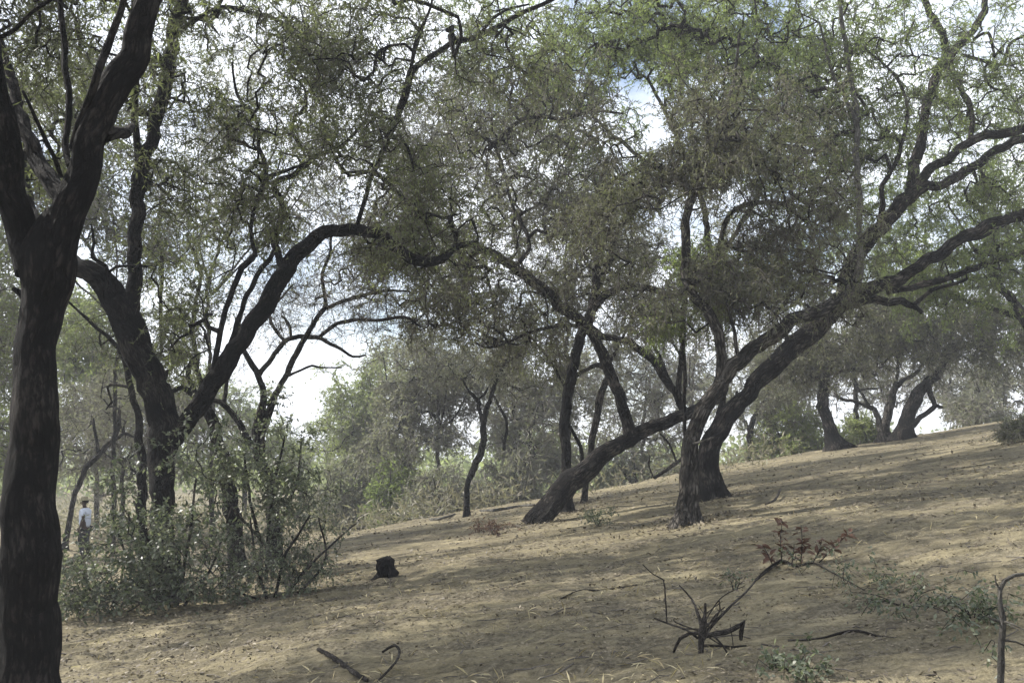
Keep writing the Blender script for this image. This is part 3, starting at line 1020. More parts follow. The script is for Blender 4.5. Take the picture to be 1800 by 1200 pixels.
# G2: the thick leaning tree with the spreading limbs
tree('tree', 'thick dark leaning trunk whose limbs spread far out over the hillside', 'tree', None,
     [(1249, 878, 44), (1246, 840, 40), (1246, 800, 38), (1260, 762, 36), (1284, 725, 36), (1314, 690, 35), (1352, 652, 36), (1392, 617, 38), (1428, 582, 41), (1456, 548, 40), (1482, 524, 34), (1510, 512, 28)],
     [[(1478, 530, 34), (1500, 468, 34), (1530, 420, 31), (1560, 384, 29), (1592, 345, 29), (1622, 330, 22), (1660, 322, 18), (1712, 294, 18), (1755, 264, 17), (1800, 242, 16), (1880, 200, 12, .4), (1960, 150, 6, .8)],
      [(1600, 345, 22), (1630, 302, 20), (1660, 285, 17), (1702, 256, 17), (1752, 236, 17), (1800, 226, 17), (1900, 215, 10, -.3), (1980, 190, 5, -.5)],
      [(1598, 350, 20), (1606, 300, 21, .1), (1618, 250, 20, .2), (1626, 205, 18, .3), (1642, 150, 18, .4), (1660, 110, 17, .5), (1688, 78, 16, .6), (1714, 56, 14, .7), (1730, 20, 13, .8), (1742, -40, 10, .9), (1760, -140, 5, 1)],
      [(1664, 106, 13, .5), (1656, 70, 14, .4), (1640, 36, 13, .3), (1624, 0, 12, .2), (1610, -60, 7, .1)],
      [(1668, 100, 9, .5), (1680, 140, 11, .4), (1700, 176, 12, .3), (1710, 205, 11, .2), (1706, 248, 10, .1)],
      [(1690, 96, 6, .6), (1722, 106, 7, .6), (1760, 116, 7, .6), (1776, 78, 6, .6), (1804, 62, 5, .6)],
      [(1710, 70, 6, .7), (1738, 60, 6, .5), (1748, 100, 5, .4)],
      [(1540, 410, 10), (1550, 360, 10, -.2), (1552, 325, 9, -.3), (1574, 282, 9, -.4), (1588, 235, 8, -.5), (1594, 180, 6, -.6), (1570, 130, 5, -.7), (1520, 85, 4, -.8)],
      [(1478, 522, 30), (1540, 504, 29, -.2), (1582, 492, 26, -.3), (1622, 464, 24, -.4), (1660, 444, 22, -.5), (1702, 414, 22, -.6), (1752, 392, 21, -.7), (1802, 374, 21, -.8), (1880, 350, 14, -.9), (1960, 310, 6, -1)],
      [(1560, 512, 14, -.2), (1604, 504, 13, -.1), (1652, 490, 13, 0), (1702, 474, 12, .1), (1760, 455, 12, .2), (1802, 440, 11, .3), (1900, 410, 6, .4)],
      [(1478, 534, 24), (1540, 528, 17, .2), (1588, 529, 15, .3), (1608, 538, 12, .3), (1621, 550, 7, .3)],
      [(1606, 536, 9, .3), (1640, 512, 8, .4), (1700, 490, 6, .5)],
      dict(bark='bark_grey', name='shoot', label='pale grey straight upright shoot', rows=[(1496, 522, 14), (1513, 480, 13, -.4), (1511, 400, 12, -.7), (1508, 300, 12, -.9), (1504, 205, 11, -1.0), (1494, 120, 10, -1), (1480, 40, 8, -1), (1470, -60, 4, -1)]),
      dict(bark='bark_grey', name='shoot', label='thin pale side shoot', rows=[(1504, 210, 8, -1), (1480, 165, 7, -1), (1456, 105, 6, -1), (1440, 40, 4, -1)]),
      [(1640, 456, 8, -.4), (1680, 430, 7, -.8), (1730, 415, 6, -1), (1790, 380, 4, -1.2)]],
     [(1450, 120, .4, 150, 120, 2.2, 230), (1250, 60, .2, 170, 90, 2.4, 260), (1640, 150, .4, 130, 120, 1.8, 120), (1760, 130, .6, 90, 110, 1.6, 90), (1520, 260, .2, 90, 90, 1.4, 80), (1760, 330, 0, 90, 50, 1.2, 60), (1760, 440, 0, 80, 50, 1.2, 50),
      (1400, 240, .4, 100, 90, 1.6, 110), (1080, 50, 0, 130, 70, 1.8, 130), ('w', 13.5, 20.5, 9.0, 3.5, 3.0, 1.6, 150)],
     bark='bark_mid', leaf='leaf_light', sides=18, ok_below=.14, fol=dict(FEATHER, per=4, leaves=8, ll=(.06, .12), tl=(.2, .55), tr=.0045), gap=.46, gf=.8, zmin=3.0, flare=1.5, jit=.22, r_tip=.0075)

tree('tree', 'thin straight sapling with bright yellow green sprays between the crossed stems', 'tree', 18.6,
     [(1204, 905, 9), (1204, 800, 8), (1203, 700, 8), (1202, 600, 7), (1206, 530, 5), (1214, 470, 3)],
     [[(1203, 640, 5), (1180, 600, 4, -.1), (1140, 575, 3, -.2)], [(1204, 570, 5), (1240, 530, 4, -.2), (1280, 510, 3, -.4)]],
     [(1265, 505, -.4, 60, 45, .6, 60), (1145, 572, -.2, 45, 25, .5, 34), (1220, 470, -.2, 45, 35, .6, 36)], bark='bark_mid', leaf='leaf_light', sides=8,
     fol=dict(FEATHER, per=4, leaves=9, ll=(.06, .11), tr=.003), flare=1.1, gap=.36, zmin=3)

# D: bare thin forked tree against the white sky
tree('tree', 'thin forked tree with bare crooked twigs against the white gap of sky', 'tree', 21.5,
     [(484, 960, 30), (480, 900, 27), (470, 840, 25), (456, 790, 24), (452, 750, 20), (457, 720, 15), (463, 690, 13), (457, 662, 12), (440, 630, 11), (425, 606, 9), (420, 580, 6), (428, 540, 4)],
     [[(456, 782, 16), (464, 745, 15), (480, 705, 14), (500, 668, 12), (518, 630, 12), (535, 598, 11), (556, 565, 10), (573, 540, 10), (572, 510, 8), (568, 480, 7), (580, 440, 6), (584, 400, 5)],
      [(455, 660, 11), (476, 628, 10, .1), (500, 600, 10, .2), (516, 593, 10, .2), (545, 594, 10, .2), (565, 594, 9, .2), (590, 608, 7, .2), (620, 626, 5, .3), (642, 624, 4, .3)],
      [(560, 594, 8, .2), (585, 572, 8, .1), (612, 564, 8, 0), (660, 562, 7, -.1), (710, 558, 6, -.2), (740, 575, 4, -.3)],
      [(573, 542, 7), (600, 530, 8, .3), (640, 518, 8, .6), (680, 510, 6, .9), (720, 512, 4, 1)],
      [(500, 598, 7, .2), (482, 578, 7, .1), (474, 555, 6, 0), (490, 530, 5, -.1), (515, 500, 4, -.2)],
      [(512, 594, 6, .2), (508, 570, 6, .3), (495, 555, 4, .4)],
      [(440, 780, 14), (424, 752, 13, .2), (405, 726, 12, .3), (388, 706, 11, .4), (372, 704, 9, .4), (350, 690, 6, .4)],
      [(394, 706, 9, .4), (398, 680, 8, .5), (396, 640, 5, .5)],
      [(508, 660, 6), (530, 650, 5, .2), (548, 642, 5, .3), (562, 645, 4, .3), (600, 646, 3, .3)]],
     [(610, 500, .4, 130, 70, 1.6, 100), (520, 540, .2, 90, 60, 1.2, 50), (680, 540, 0, 90, 60, 1.2, 60), (600, 440, .5, 110, 60, 1.4, 60), (480, 560, 0, 60, 60, 1, 40), (400, 560, .4, 60, 80, 1.0, 30)],
     bark='bark_mid', twig='twig', leaf='leaf_grey', sides=10, ok_below=.06, fol=dict(FEATHER, per=4, leaves=1, ll=(.05, .10), tl=(.2, .6), droop=.15, tr=.0032, spread=1.2), gap=.3, zmin=3, jit=.2, flare=1.15)
# E
tree('tree', 'dark leaning stem passing behind the arching limb into the bush', 'tree', 20.5,
     [(416, 985, 34), (412, 930, 32), (404, 870, 28), (392, 810, 26), (376, 752, 24), (362, 712, 20), (340, 694, 14), (318, 680, 12), (300, 690, 8)],
     [[(352, 706, 10), (330, 664, 10, .2), (342, 630, 9, .3), (320, 616, 7, .4), (290, 628, 5, .5)],
      [(366, 724, 12), (350, 650, 10, .5), (340, 560, 8, .9), (352, 480, 7, 1.2), (330, 420, 5, 1.5)],
      [(284, 620, 6, .3), (282, 520, 7, .3), (284, 455, 7, .3), (270, 410, 5, .3)]],
     [(330, 540, .6, 70, 110, 1.4, 100), (300, 640, .5, 60, 50, 1.0, 40)], bark='bark_dark', leaf='leaf_olive', sides=10, fol=dict(FEATHER, per=5, leaves=7, ll=(.06, .1)), flare=1.15, zmin=2)
# F
tree('tree', 'thin dark sapling stem curving up beside the second dark trunk', 'tree', 19.5,
     [(252, 960, 22), (250, 870, 20), (246, 790, 18), (238, 745, 15), (230, 700, 13), (224, 660, 12), (216, 625, 10), (196, 598, 8), (170, 575, 7), (140, 548, 5), (120, 530, 4)],
     [[(216, 630, 7), (212, 590, 6, .1), (216, 550, 5, .2)], [(232, 680, 6), (205, 676, 6, .2), (188, 680, 5, .3), (196, 705, 4, .3), (186, 720, 3, .3)]],
     [(150, 540, .3, 60, 50, .8, 30), (205, 560, .4, 50, 50, .8, 24)], bark='bark_dark', leaf='leaf_olive', sides=8, fol=dict(FEATHER, per=4, leaves=5, ll=(.05, .09)), flare=1.1, zmin=2.4)
tree('tree', 'short crooked stem leaning behind the walking person', 'tree', 33,
     [(124, 905, 11), (137, 850, 11), (158, 815, 11), (180, 790, 11), (200, 770, 11), (208, 748, 9), (210, 720, 6)],
     [[(198, 772, 8), (220, 762, 6, .3), (236, 768, 4, .5)], [(172, 795, 7), (168, 760, 6, -.2), (164, 735, 4, -.3)]],
     [(190, 720, 1, 70, 60, 1.6, 80)], bark='bark_mid', twig='twig_pale', leaf='leaf_grey', sides=8, fol=dict(FEATHER, per=5, leaves=3, ll=(.08, .14), tr=.006), r_tip=.006, zmin=.5)
# L
tree('tree', 'thin crooked tree alone in front of the pale scrub, midway along the crest', 'tree', 33,
     [(820, 898, 13), (820, 872, 12), (822, 850, 12), (836, 816, 13), (848, 790, 14), (850, 755, 13), (858, 722, 11), (866, 695, 9), (868, 680, 9), (880, 655, 8), (890, 632, 6), (905, 600, 4)],
     [[(850, 752, 9), (846, 725, 9, .1), (838, 702, 8, .2), (826, 688, 6, .3), (815, 670, 4, .4)], [(838, 704, 5, .2), (852, 692, 5, .2), (858, 680, 4, .2)],
      [(866, 692, 5), (890, 740, 6, .6), (886, 790, 7, 1)]],
     [(850, 650, .5, 80, 60, 1.5, 100), (920, 640, .5, 60, 60, 1.4, 50)], bark='bark_dark', leaf='leaf_grey', twig='twig', sides=9, fol=dict(FEATHER, per=5, leaves=4, ll=(.08, .14), tr=.006), r_tip=.006, flare=1.2, zmin=2)

# trees on the crest to the right
FAR = dict(per=5, leaves=7, ll=(.10, .18), wr=.34, tl=(.3, .8), droop=.3, tr=.007)
tree('tree', 'dark upright trunk on the crest under the leaning limb, first of the crest row', 'tree', 41,
     [(1470, 785, 34), (1462, 762, 26), (1454, 735, 24), (1447, 710, 24), (1446, 685, 22), (1450, 655, 20), (1462, 630, 15), (1490, 600, 10), (1510, 560, 6)],
     [[(1450, 660, 10), (1424, 668, 9, .3), (1402, 672, 8, .5), (1384, 655, 6, .7)], [(1452, 652, 9), (1480, 654, 9, .2), (1505, 650, 8, .3), (1540, 660, 6, .5)], [(1446, 700, 7), (1436, 716, 6, -.2)]],
     [(1450, 605, 0, 120, 65, 2.4, 230), (1540, 575, .5, 100, 65, 2.4, 170), (1400, 640, 1, 60, 40, 2, 60)], bark='bark_mid', leaf='leaf_dull', sides=10, fol=FAR, r_tip=.007, ok_below=.3, zmin=4.5, step=.5)
tree('tree', 'slim grey post-like stem on the crest behind the dark upright trunk', 'tree', 45,
     [(1506, 765, 10), (1505, 740, 10), (1504, 700, 9), (1502, 665, 9), (1500, 640, 7), (1510, 600, 5)],
     [[(1506, 706, 5), (1480, 700, 6, .2), (1466, 690, 4, .3)], [(1503, 690, 5), (1520, 684, 6, .2), (1545, 682, 4, .2)]],
     [(1520, 600, 0, 60, 50, 2, 60)], bark='bark_pale', leaf='leaf_grey', sides=7, fol=FAR, r_tip=.007, zmin=5, flare=1.1, step=.5)
tree('tree', 'pair of pale stems splitting from one foot on the crest', 'tree', 43,
     [(1556, 762, 22), (1556, 748, 18), (1562, 720, 17), (1568, 695, 16), (1576, 680, 12), (1590, 666, 9), (1610, 655, 7), (1630, 630, 4)],
     [[(1550, 758, 16), (1544, 735, 12, .2), (1532, 715, 11, .4), (1512, 707, 8, .6), (1490, 704, 7, .8), (1470, 698, 4, 1)], [(1570, 690, 8), (1578, 655, 7, .2), (1576, 630, 5, .3)], [(1528, 712, 6, .4), (1514, 692, 5, .5), (1506, 680, 4, .5)]],
     [(1600, 600, 0, 80, 60, 2.4, 110)], bark='bark_pale', leaf='leaf_grey', sides=9, fol=FAR, r_tip=.007, ok_below=.3, zmin=5, step=.5)
tree('tree', 'curved reddish brown trunk with a low elbow branch on the crest skyline', 'tree', 42,
     [(1592, 768, 32), (1594, 745, 26), (1600, 722, 25), (1612, 696, 26), (1630, 676, 24), (1648, 656, 17), (1660, 635, 13), (1674, 618, 11), (1700, 608, 7), (1730, 606, 5)],
     [[(1600, 752, 13), (1614, 738, 11, -.2), (1632, 724, 11, -.2), (1642, 714, 10, -.2), (1656, 716, 6, -.2)], [(1632, 680, 12), (1640, 700, 10, -.1), (1643, 714, 9, -.2)], [(1664, 630, 9), (1670, 590, 8, .3), (1690, 550, 6, .6)]],
     [(1680, 580, .3, 120, 60, 2.6, 230), (1610, 550, .5, 120, 60, 2.6, 190), (1770, 560, 0, 80, 80, 2.4, 140)], bark='bark_mid', leaf='leaf_dull', sides=10, fol=FAR, r_tip=.007, ok_below=.3, zmin=5, step=.5)
tree('tree', 'small grey trunk with a round green head beyond the crest beside the thick trunk', 'tree', 46,
     [(1318, 815, 14), (1318, 790, 13), (1319, 765, 13), (1324, 742, 11), (1334, 720, 8), (1344, 700, 5)],
     [[(1320, 760, 8), (1308, 740, 7, .2), (1290, 722, 5, .4)]],
     [(1320, 700, 0, 70, 50, 2.0, 110)], bark='bark_mid', leaf='leaf_grey', sides=8, fol=dict(FAR, leaves=8), r_tip=.007, ok_below=.3, step=.5)
tree('tree', 'sunlit pale green tree spreading behind the long outstretched limbs', 'tree', 33,
     [(1850, 790, 30), (1845, 700, 26), (1830, 620, 22), (1800, 560, 18), (1760, 500, 14), (1720, 450, 9), (1690, 400, 6)],
     [[(1800, 560, 12), (1740, 540, 10, .4), (1680, 520, 8, .8), (1620, 480, 5, 1)], [(1840, 640, 14), (1850, 500, 10), (1830, 400, 6)]],
     [(1690, 400, 0, 150, 80, 2.0, 300), (1570, 430, .8, 110, 70, 1.8, 170), (1790, 460, 0, 80, 100, 2, 150), (1640, 510, .6, 100, 50, 1.5, 100), (1720, 250, .8, 120, 90, 2, 110)], bark='bark_mid', leaf='leaf_light', sides=8, fol=dict(FEATHER, per=5, leaves=10, ll=(.08, .14), tr=.005), r_tip=.006, ok_below=.3, zmin=5)
tree('tree', 'pale green feathery tree filling the top behind the dark drooping crown', 'tree', 27.5,
     [(1249, 820, 15), (1255, 770, 14), (1270, 715, 14), (1274, 650, 14), (1264, 560, 13), (1250, 440, 12), (1222, 320, 11), (1180, 220, 9), (1140, 140, 6)],
     [[(1256, 470, 10), (1340, 330, 9, .4), (1390, 220, 7, .8), (1420, 120, 4, 1)], [(1240, 340, 9), (1130, 280, 8, .5), (1040, 200, 6, .8), (980, 120, 4, 1)]],
     [(1130, 90, 0, 170, 90, 2.6, 300), (1330, 110, .3, 150, 110, 2.4, 250), (1000, 130, .5, 120, 90, 2.2, 150), (1420, 330, .8, 110, 110, 2, 150), (1200, 220, .3, 140, 80, 2, 150), (1060, 240, .4, 110, 90, 2, 130), (1540, 150, .8, 110, 110, 2, 120), (880, 60, .6, 100, 70, 2, 80)],
     bark='bark_mid', leaf='leaf_light', sides=8, fol=dict(FEATHER, per=4, leaves=9, ll=(.08, .14), tr=.0055), r_tip=.0085, jit=.22, ok_below=.2, gap=.46, zmin=5)

# ------------------------------------------------------------------ trees beyond the crest, each with its own crown
BK = dict(per=6, leaves=6, ll=(.13, .25), wr=.38, tl=(.35, .9), droop=.2, tr=.010)


def back_tree(label, Y, px, py0, blobs, leaf, bark='bark_pale', twig='twig_pale', fol=None, group='trees beyond the crest', lean=0, w=10):
    b = blobs[0]
    cx, cy = b[0], b[1]
    tr = [(px, py0, w), (px + lean * .3, (py0 * 2 + cy) / 3, w * .8), (px + lean, (py0 + 2 * cy) / 3, w * .65), (cx, cy, w * .35), (cx + 5, cy - b[4] * .5, w * .2)]
    limbs = []
    rg = np.random.default_rng(1000 + int(px) + int(Y))
    for k in range(3):
        a = rg.uniform(-1, 1)
        limbs.append([(px + lean * .7, (py0 * .8 + 1.2 * cy) / 2, w * .45), ((px + lean + cx + a * b[3]) / 2, (py0 * .4 + 1.6 * cy) / 2, w * .35, rg.uniform(-.8, .8)), (cx + a * b[3] * .8, cy - rg.uniform(0, .5) * b[4], w * .2, rg.uniform(-1.5, 1.5))])
    return tree('tree', label, 'tree', Y, tr, limbs, blobs, bark=bark, twig=twig, leaf=leaf, sides=7, fol=dict(BK, **(fol or {})), r_tip=.012, ok_below=9, step=.6, gap=.46, gf=.6, jit=.2, group=group, flare=1.2)


back_tree('pale green feathery tree closing the gap of sky, nearest the white opening', 56, 640, 880,
          [(660, 745, 0, 72, 75, 2.8, 330), (710, 670, .5, 65, 40, 2.4, 110), (620, 800, -.5, 55, 45, 2, 80)], 'leaf_far')
back_tree('grey green twiggy tree just behind the thin crooked crest tree', 47, 770, 880,
          [(770, 680, 0, 90, 75, 2.6, 290), (730, 785, -.5, 80, 60, 2.2, 170), (730, 640, .5, 55, 36, 2, 60)], 'leaf_grey', fol=dict(leaves=4))
back_tree('bare grey tree behind the upright dark stem, thin and twiggy', 45, 930, 870,
          [(915, 690, 0, 90, 90, 2.6, 260), (960, 780, 0, 70, 50, 2, 100), (1000, 700, 1, 50, 70, 2, 60)], 'leaf_grey', fol=dict(leaves=3))
back_tree('low yellow green tree showing under the grey twiggy tree', 52, 925, 860,
          [(922, 785, 0, 55, 45, 2.0, 110)], 'leaf_light')
back_tree('green leafy tree behind the nearest trunk and the curving sapling', 43, 170, 890,
          [(165, 640, 0, 95, 70, 2.6, 200), (150, 560, .5, 60, 50, 2, 80), (120, 740, 0, 70, 50, 2, 80)], 'leaf_far')
back_tree('grey bare scrubby tree behind the person and the sapling', 38, 215, 900,
          [(200, 760, 0, 100, 75, 2.4, 300), (330, 760, .5, 60, 60, 2, 120)], 'leaf_grey', fol=dict(leaves=2))
back_tree('green tree peeping past the outer side of the nearest trunk', 30, -40, 930,
          [(-10, 600, 0, 60, 120, 2.0, 150), (-20, 780, 0, 50, 90, 1.8, 80), (0, 450, 0, 60, 70, 1.8, 70)], 'leaf_far', fol=dict(ll=(.1, .18)))
back_tree('hazy tree low behind the bare forked tree, right of the dark stems', 60, 430, 880,
          [(400, 730, 0, 60, 45, 2.6, 110), (370, 680, .6, 40, 40, 2, 50), (450, 790, 0, 60, 50, 2, 70)], 'leaf_far')
back_tree('distant rounded tree low on the skyline under the white opening', 75, 530, 880,
          [(530, 785, 0, 50, 32, 2.8, 110)], 'leaf_far')
back_tree('grey green tree rising behind the crest through the arms of the leaning tree', 52, 1130, 850,
          [(1140, 690, 0, 80, 60, 2.4, 90), (1110, 780, 0, 80, 40, 2.4, 90)], 'leaf_grey', fol=dict(leaves=3))
back_tree('grey twiggy tree behind the crest under the arms of the thick leaning trunk', 55, 1400, 800,
          [(1400, 680, 0, 100, 70, 2.6, 210), (1330, 640, .5, 70, 60, 2.2, 90)], 'leaf_grey', fol=dict(leaves=3))
back_tree('bare pale tree between the two crossed stems and the leaning tree', 50, 1215, 830,
          [(1220, 640, 0, 90, 80, 2.4, 150), (1090, 650, .8, 70, 70, 2.2, 100)], 'leaf_grey', fol=dict(leaves=2))
back_tree('grey tree filling the sky line behind the crest trunks', 62, 1560, 780,
          [(1560, 660, 0, 120, 60, 3, 200), (1680, 640, .6, 80, 50, 2.6, 80)], 'leaf_grey', fol=dict(leaves=3))
back_tree('pale grey green tree beyond the hilltop at the outer end of the crest', 56, 1760, 790,
          [(1750, 680, 0, 70, 45, 2.6, 170), (1800, 610, 0, 50, 60, 2.2, 80), (1700, 700, 1, 40, 30, 2, 50)], 'leaf_grey')
back_tree('green tree high behind the second dark trunk and the upright limb', 31, 200, 900,
          [(90, 330, 0, 120, 110, 2.4, 170), (60, 170, .5, 100, 90, 2, 110), (230, 430, 0, 60, 50, 2, 40)], 'leaf_olive', fol=dict(ll=(.1, .17), leaves=8))
back_tree('thin crowned tree behind the arch of the long limb', 34, 372, 890,
          [(480, 270, 0, 180, 130, 2.6, 240), (700, 270, .6, 150, 120, 2.4, 190), (560, 110, 0, 170, 90, 2.4, 150), (800, 200, .6, 120, 110, 2.4, 120), (340, 400, 0, 100, 100, 2.2, 100)], 'leaf_grey', fol=dict(ll=(.09, .15), leaves=5, tr=.006), w=10)
back_tree('brown crowned tree behind the crossing stems, its head among the dark twigs', 36, 998, 870,
          [(1020, 430, 0, 170, 100, 2.6, 190), (860, 360, .5, 120, 110, 2.4, 130), (1180, 450, .6, 100, 90, 2.4, 90)], 'leaf_grey', fol=dict(ll=(.09, .15), leaves=6, tr=.007), w=12)

# ------------------------------------------------------------------ bushes beyond the crest
def bush(label, Y, px, py, rx, ry, n, leaf, fol=None, group='bushes beyond the crest', twig='twig_pale', nst=6, name='bush'):
    SEED[0] += 1
    rng = np.random.default_rng(SEED[0])
    c = at(px, py + ry * .5, Y)
    g = gz(c[0], c[1])
    base = np.array([c[0], c[1], g])
    T = thing(name, label, 'bush', base, group)
    s = pxm(py, Y)
    W, H = rx * s, max((at(px, py - ry, Y)[2] - g), .4)
    SK = []
    parts = []
    for k in range(nst):
        a = rng.uniform(0, 2 * math.pi)
        q = np.array([[0, 0, -.1], [math.cos(a) * W * .2, math.sin(a) * W * .2, H * .3], [math.cos(a) * W * .5, math.sin(a) * W * .5, H * rng.uniform(.5, .8)]]) + base
        q = catmull(np.hstack([q, np.array([[.03], [.02], [.008]]) * max(1, Y / 25)]), .25)
        SK.append(q)
        parts.append(tube(q[:, :3], q[:, 3], 5, .2, k))
    for V, F, c in parts:
        mesh_obj('stem', V, F, M['bark_mid'], T, base, True, c)
    S = np.vstack(SK)
    q = rand_dir(n * 4, rng) * rng.uniform(0, 1, (n * 4, 1)) ** .4
    q = base + q * np.array([W, min(W, 2.5), H * .95]) * np.array([1, 1, 1])
    q = q[q[:, 2] > base[2] + .1][:n]
    polys, X, cnt, Xp = grow(S[:, :3], S[:, 3], S[:, 2] > g, q, rng, .005 * max(1, Y / 28), step=.45)
    V, F, c = polys_mesh(polys)
    mesh_obj('branches', V, F, M['bark_mid'], T, base, True, c, kind='stuff')
    f = dict(BK, per=5, leaves=7)
    f.update(fol or {})
    fo = foliage(X, cnt, Xp, rng, **f)
    mesh_obj('twigs', fo[0], fo[1], M[twig], T, base, kind='stuff')
    mesh_obj('foliage', fo[2], fo[3], M[leaf], T, base, kind='stuff')
    return T


bush('olive green bush on the crest beyond the thick leaning trunk', 46, 1385, 755, 70, 55, 150, 'leaf_far')
bush('grey dry bush below the yellow green tree, beside the leaning trunk foot', 42, 900, 830, 70, 45, 150, 'leaf_grey', dict(leaves=4))
bush('pale twiggy bush behind the foot of the thin crooked crest tree', 40, 780, 845, 70, 40, 130, 'leaf_grey', dict(leaves=3))
bush('bright green bush at the foot of the grey twiggy tree', 44, 690, 835, 45, 40, 100, 'leaf_light')
bush('grey green bush at the foot of the pale feathery tree', 46, 600, 840, 60, 45, 110, 'leaf_grey')
bush('grassy grey bush seen under the arch of the leaning trunk', 44, 1120, 820, 80, 40, 130, 'leaf_grey', dict(leaves=4))
bush('small green bush between the pale stem pair and the dark upright trunk', 45, 1515, 752, 40, 25, 60, 'leaf_far')
bush('low dark bush at the outer edge of the hilltop', 26, 1800, 765, 45, 30, 90, 'leaf_dull', dict(ll=(.06, .1), tl=(.15, .4), tr=.004))
bush('grey brush on the skyline beside the curved reddish trunk', 48, 1715, 718, 60, 30, 100, 'leaf_grey', dict(leaves=4))

# far woodland closing the horizon: one mass
rng = np.random.default_rng(77)
cl = []
for k in range(420):
    a = rng.uniform(-.75, .75)
    Y = rng.uniform(75, 190)
    x = math.tan(a) * Y
    u = math.tan(a)
    gap_ = math.exp(-((u + .21) / .07) ** 2)
    h = rng.uniform(3.2, 6.2) * (1 - .35 * gap_)
    cl.append((x, Y, float(zg_smooth(x, Y)) + h * .5, rng.uniform(2, 4.5), h * .55))
pp = []
for x, y, z, rx, rz in cl:
    n = 120
    q = rand_dir(n, rng) * rng.uniform(.3, 1, (n, 1)) ** .5
    pp.append(np.array([x, y, z]) + q * np.array([rx, rx, rz]))
pp = np.vstack(pp)
V, F = leaf_quads(pp, rand_dir(len(pp), rng) + np.array([0, 0, .2]), rng.uniform(.45, 1.0, len(pp)), .5, rng, up=.6)
o = mesh_obj('far_woodland', V, F, M['leaf_far'], kind='stuff')
o['label'] = 'hazy grey green woodland closing the plain beyond the hill'

# knee-high dry scrub on the plain
p = []
for k in range(260):
    Y = rng.uniform(34, 75)
    u = rng.uniform(-.55, .28)
    x = u * Y
    n = 80
    q = rng.normal(size=(n, 3)) * np.array([.7, .7, .3]) + np.array([x, Y, .35])
    q[:, 2] += zg_smooth(q[:, 0], q[:, 1])
    p.append(q)
p = np.vstack(p)
V, F = leaf_quads(p, rand_dir(len(p), rng) + np.array([0, 0, .8]), rng.uniform(.15, .45, len(p)), .16, rng, up=.2)
o = mesh_obj('dry_scrub', V, F, M['scrub'], kind='stuff')
o['label'] = 'low dry scrub covering the plain below the crest'

# ------------------------------------------------------------------ the leafy bush round the second dark tree
def leafy(label, Y, stems, blobs, leaf, fol, group='leafy shrubs around the dark trunk', name='shrub', gap=.40, twig='twig', bark='bark_mid', cat='shrub'):
    SEED[0] += 1
    rng = np.random.default_rng(SEED[0])
    SK = []
    for rows in stems:
        q = limb_rows(rows, Y, 1.0, rng, .09)
        g = gz(q[0, 0], q[0, 1])
        if q[0, 2] > g:
            q = np.vstack([[q[0, 0], q[0, 1], g - .05, q[0, 3]], q])
        SK.append(q)
    q = SK[0]
    base = np.array([q[0, 0], q[0, 1], gz(q[0, 0], q[0, 1])])
    T = thing(name, label, cat, base, group)
    for k, q in enumerate(SK):
        V, F, c = tube(q[:, :3], q[:, 3], 6, .2, k)
        mesh_obj('stem', V, F, M[bark], T, base, True, c)
    A = blob_points(blobs, Y, rng, gap, 1.6)
    S = np.vstack(SK)
    polys, X, cnt, Xp = grow(S[:, :3], S[:, 3], np.ones(len(S), bool), A, rng, .003, step=.2)
    V, F, c = polys_mesh(polys)
    mesh_obj('branches', V, F, M[bark], T, base, True, c, kind='stuff')
    fo = foliage(X, cnt, Xp, rng, **fol)
    mesh_obj('twigs', fo[0], fo[1], M[twig], T, base, kind='stuff')
    mesh_obj('foliage', fo[2], fo[3], M[leaf], T, base, kind='stuff')
    return T


LB = dict(quad=True, per=3, leaves=4, ll=(.055, .11), wr=.52, tl=(.1, .3), droop=.05, tr=.0025, up=.9)
leafy('big leafy green shrub wrapped around the foot of the second dark trunk', 15.6,
      [[(300, 1075, 7), (270, 980, 6), (235, 880, 4)], [(310, 1075, 7), (330, 960, 6), (345, 840, 4)], [(290, 1075, 6), (235, 1000, 5), (195, 900, 3)], [(320, 1070, 6), (380, 980, 5), (410, 880, 3)], [(280, 1070, 5), (190, 1040, 4), (140, 1000, 3)]],
      [(255, 930, 0, 80, 85, 1.0, 75), (340, 890, -.4, 80, 100, .8, 55), (215, 1020, -.4, 80, 60, .7, 60), (320, 1025, -.6, 90, 45, .6, 50)], 'leaf_bush', LB)
leafy('tall grey green shrub with upright sprays beside the bare forked tree', 18.5,
      [[(470, 960, 8), (480, 860, 6), (500, 770, 4)], [(460, 960, 8), (440, 880, 6), (430, 800, 4)], [(480, 960, 7), (520, 850, 5), (530, 770, 3)], [(470, 960, 6), (410, 890, 5), (380, 830, 3)]],
      [(505, 800, 0, 55, 75, .9, 60), (430, 850, 0, 65, 60, .9, 50), (520, 870, 0, 60, 60, .8, 55), (380, 830, .2, 50, 50, .7, 40)], 'leaf_bush', dict(LB, ll=(.06, .10)))
leafy('dark twiggy shrub spreading low on the shaded slope beside the stump', 15.2,
      [[(480, 1060, 7), (500, 980, 6), (545, 905, 4)], [(490, 1060, 7), (540, 1000, 6), (590, 950, 4), (625, 920, 3)], [(470, 1060, 6), (450, 980, 5), (440, 910, 3)], [(500, 1062, 6), (570, 990, 5), (560, 910, 3)], [(480, 1062, 5), (400, 1030, 4), (360, 990, 3)]],
      [(470, 1000, 0, 80, 60, .7, 80), (540, 1010, 0, 50, 50, .6, 40), (400, 1010, -.2, 70, 60, .6, 50), (540, 930, 0, 60, 50, .6, 30)], 'leaf_bush', dict(LB, leaves=4, ll=(.04, .07)))
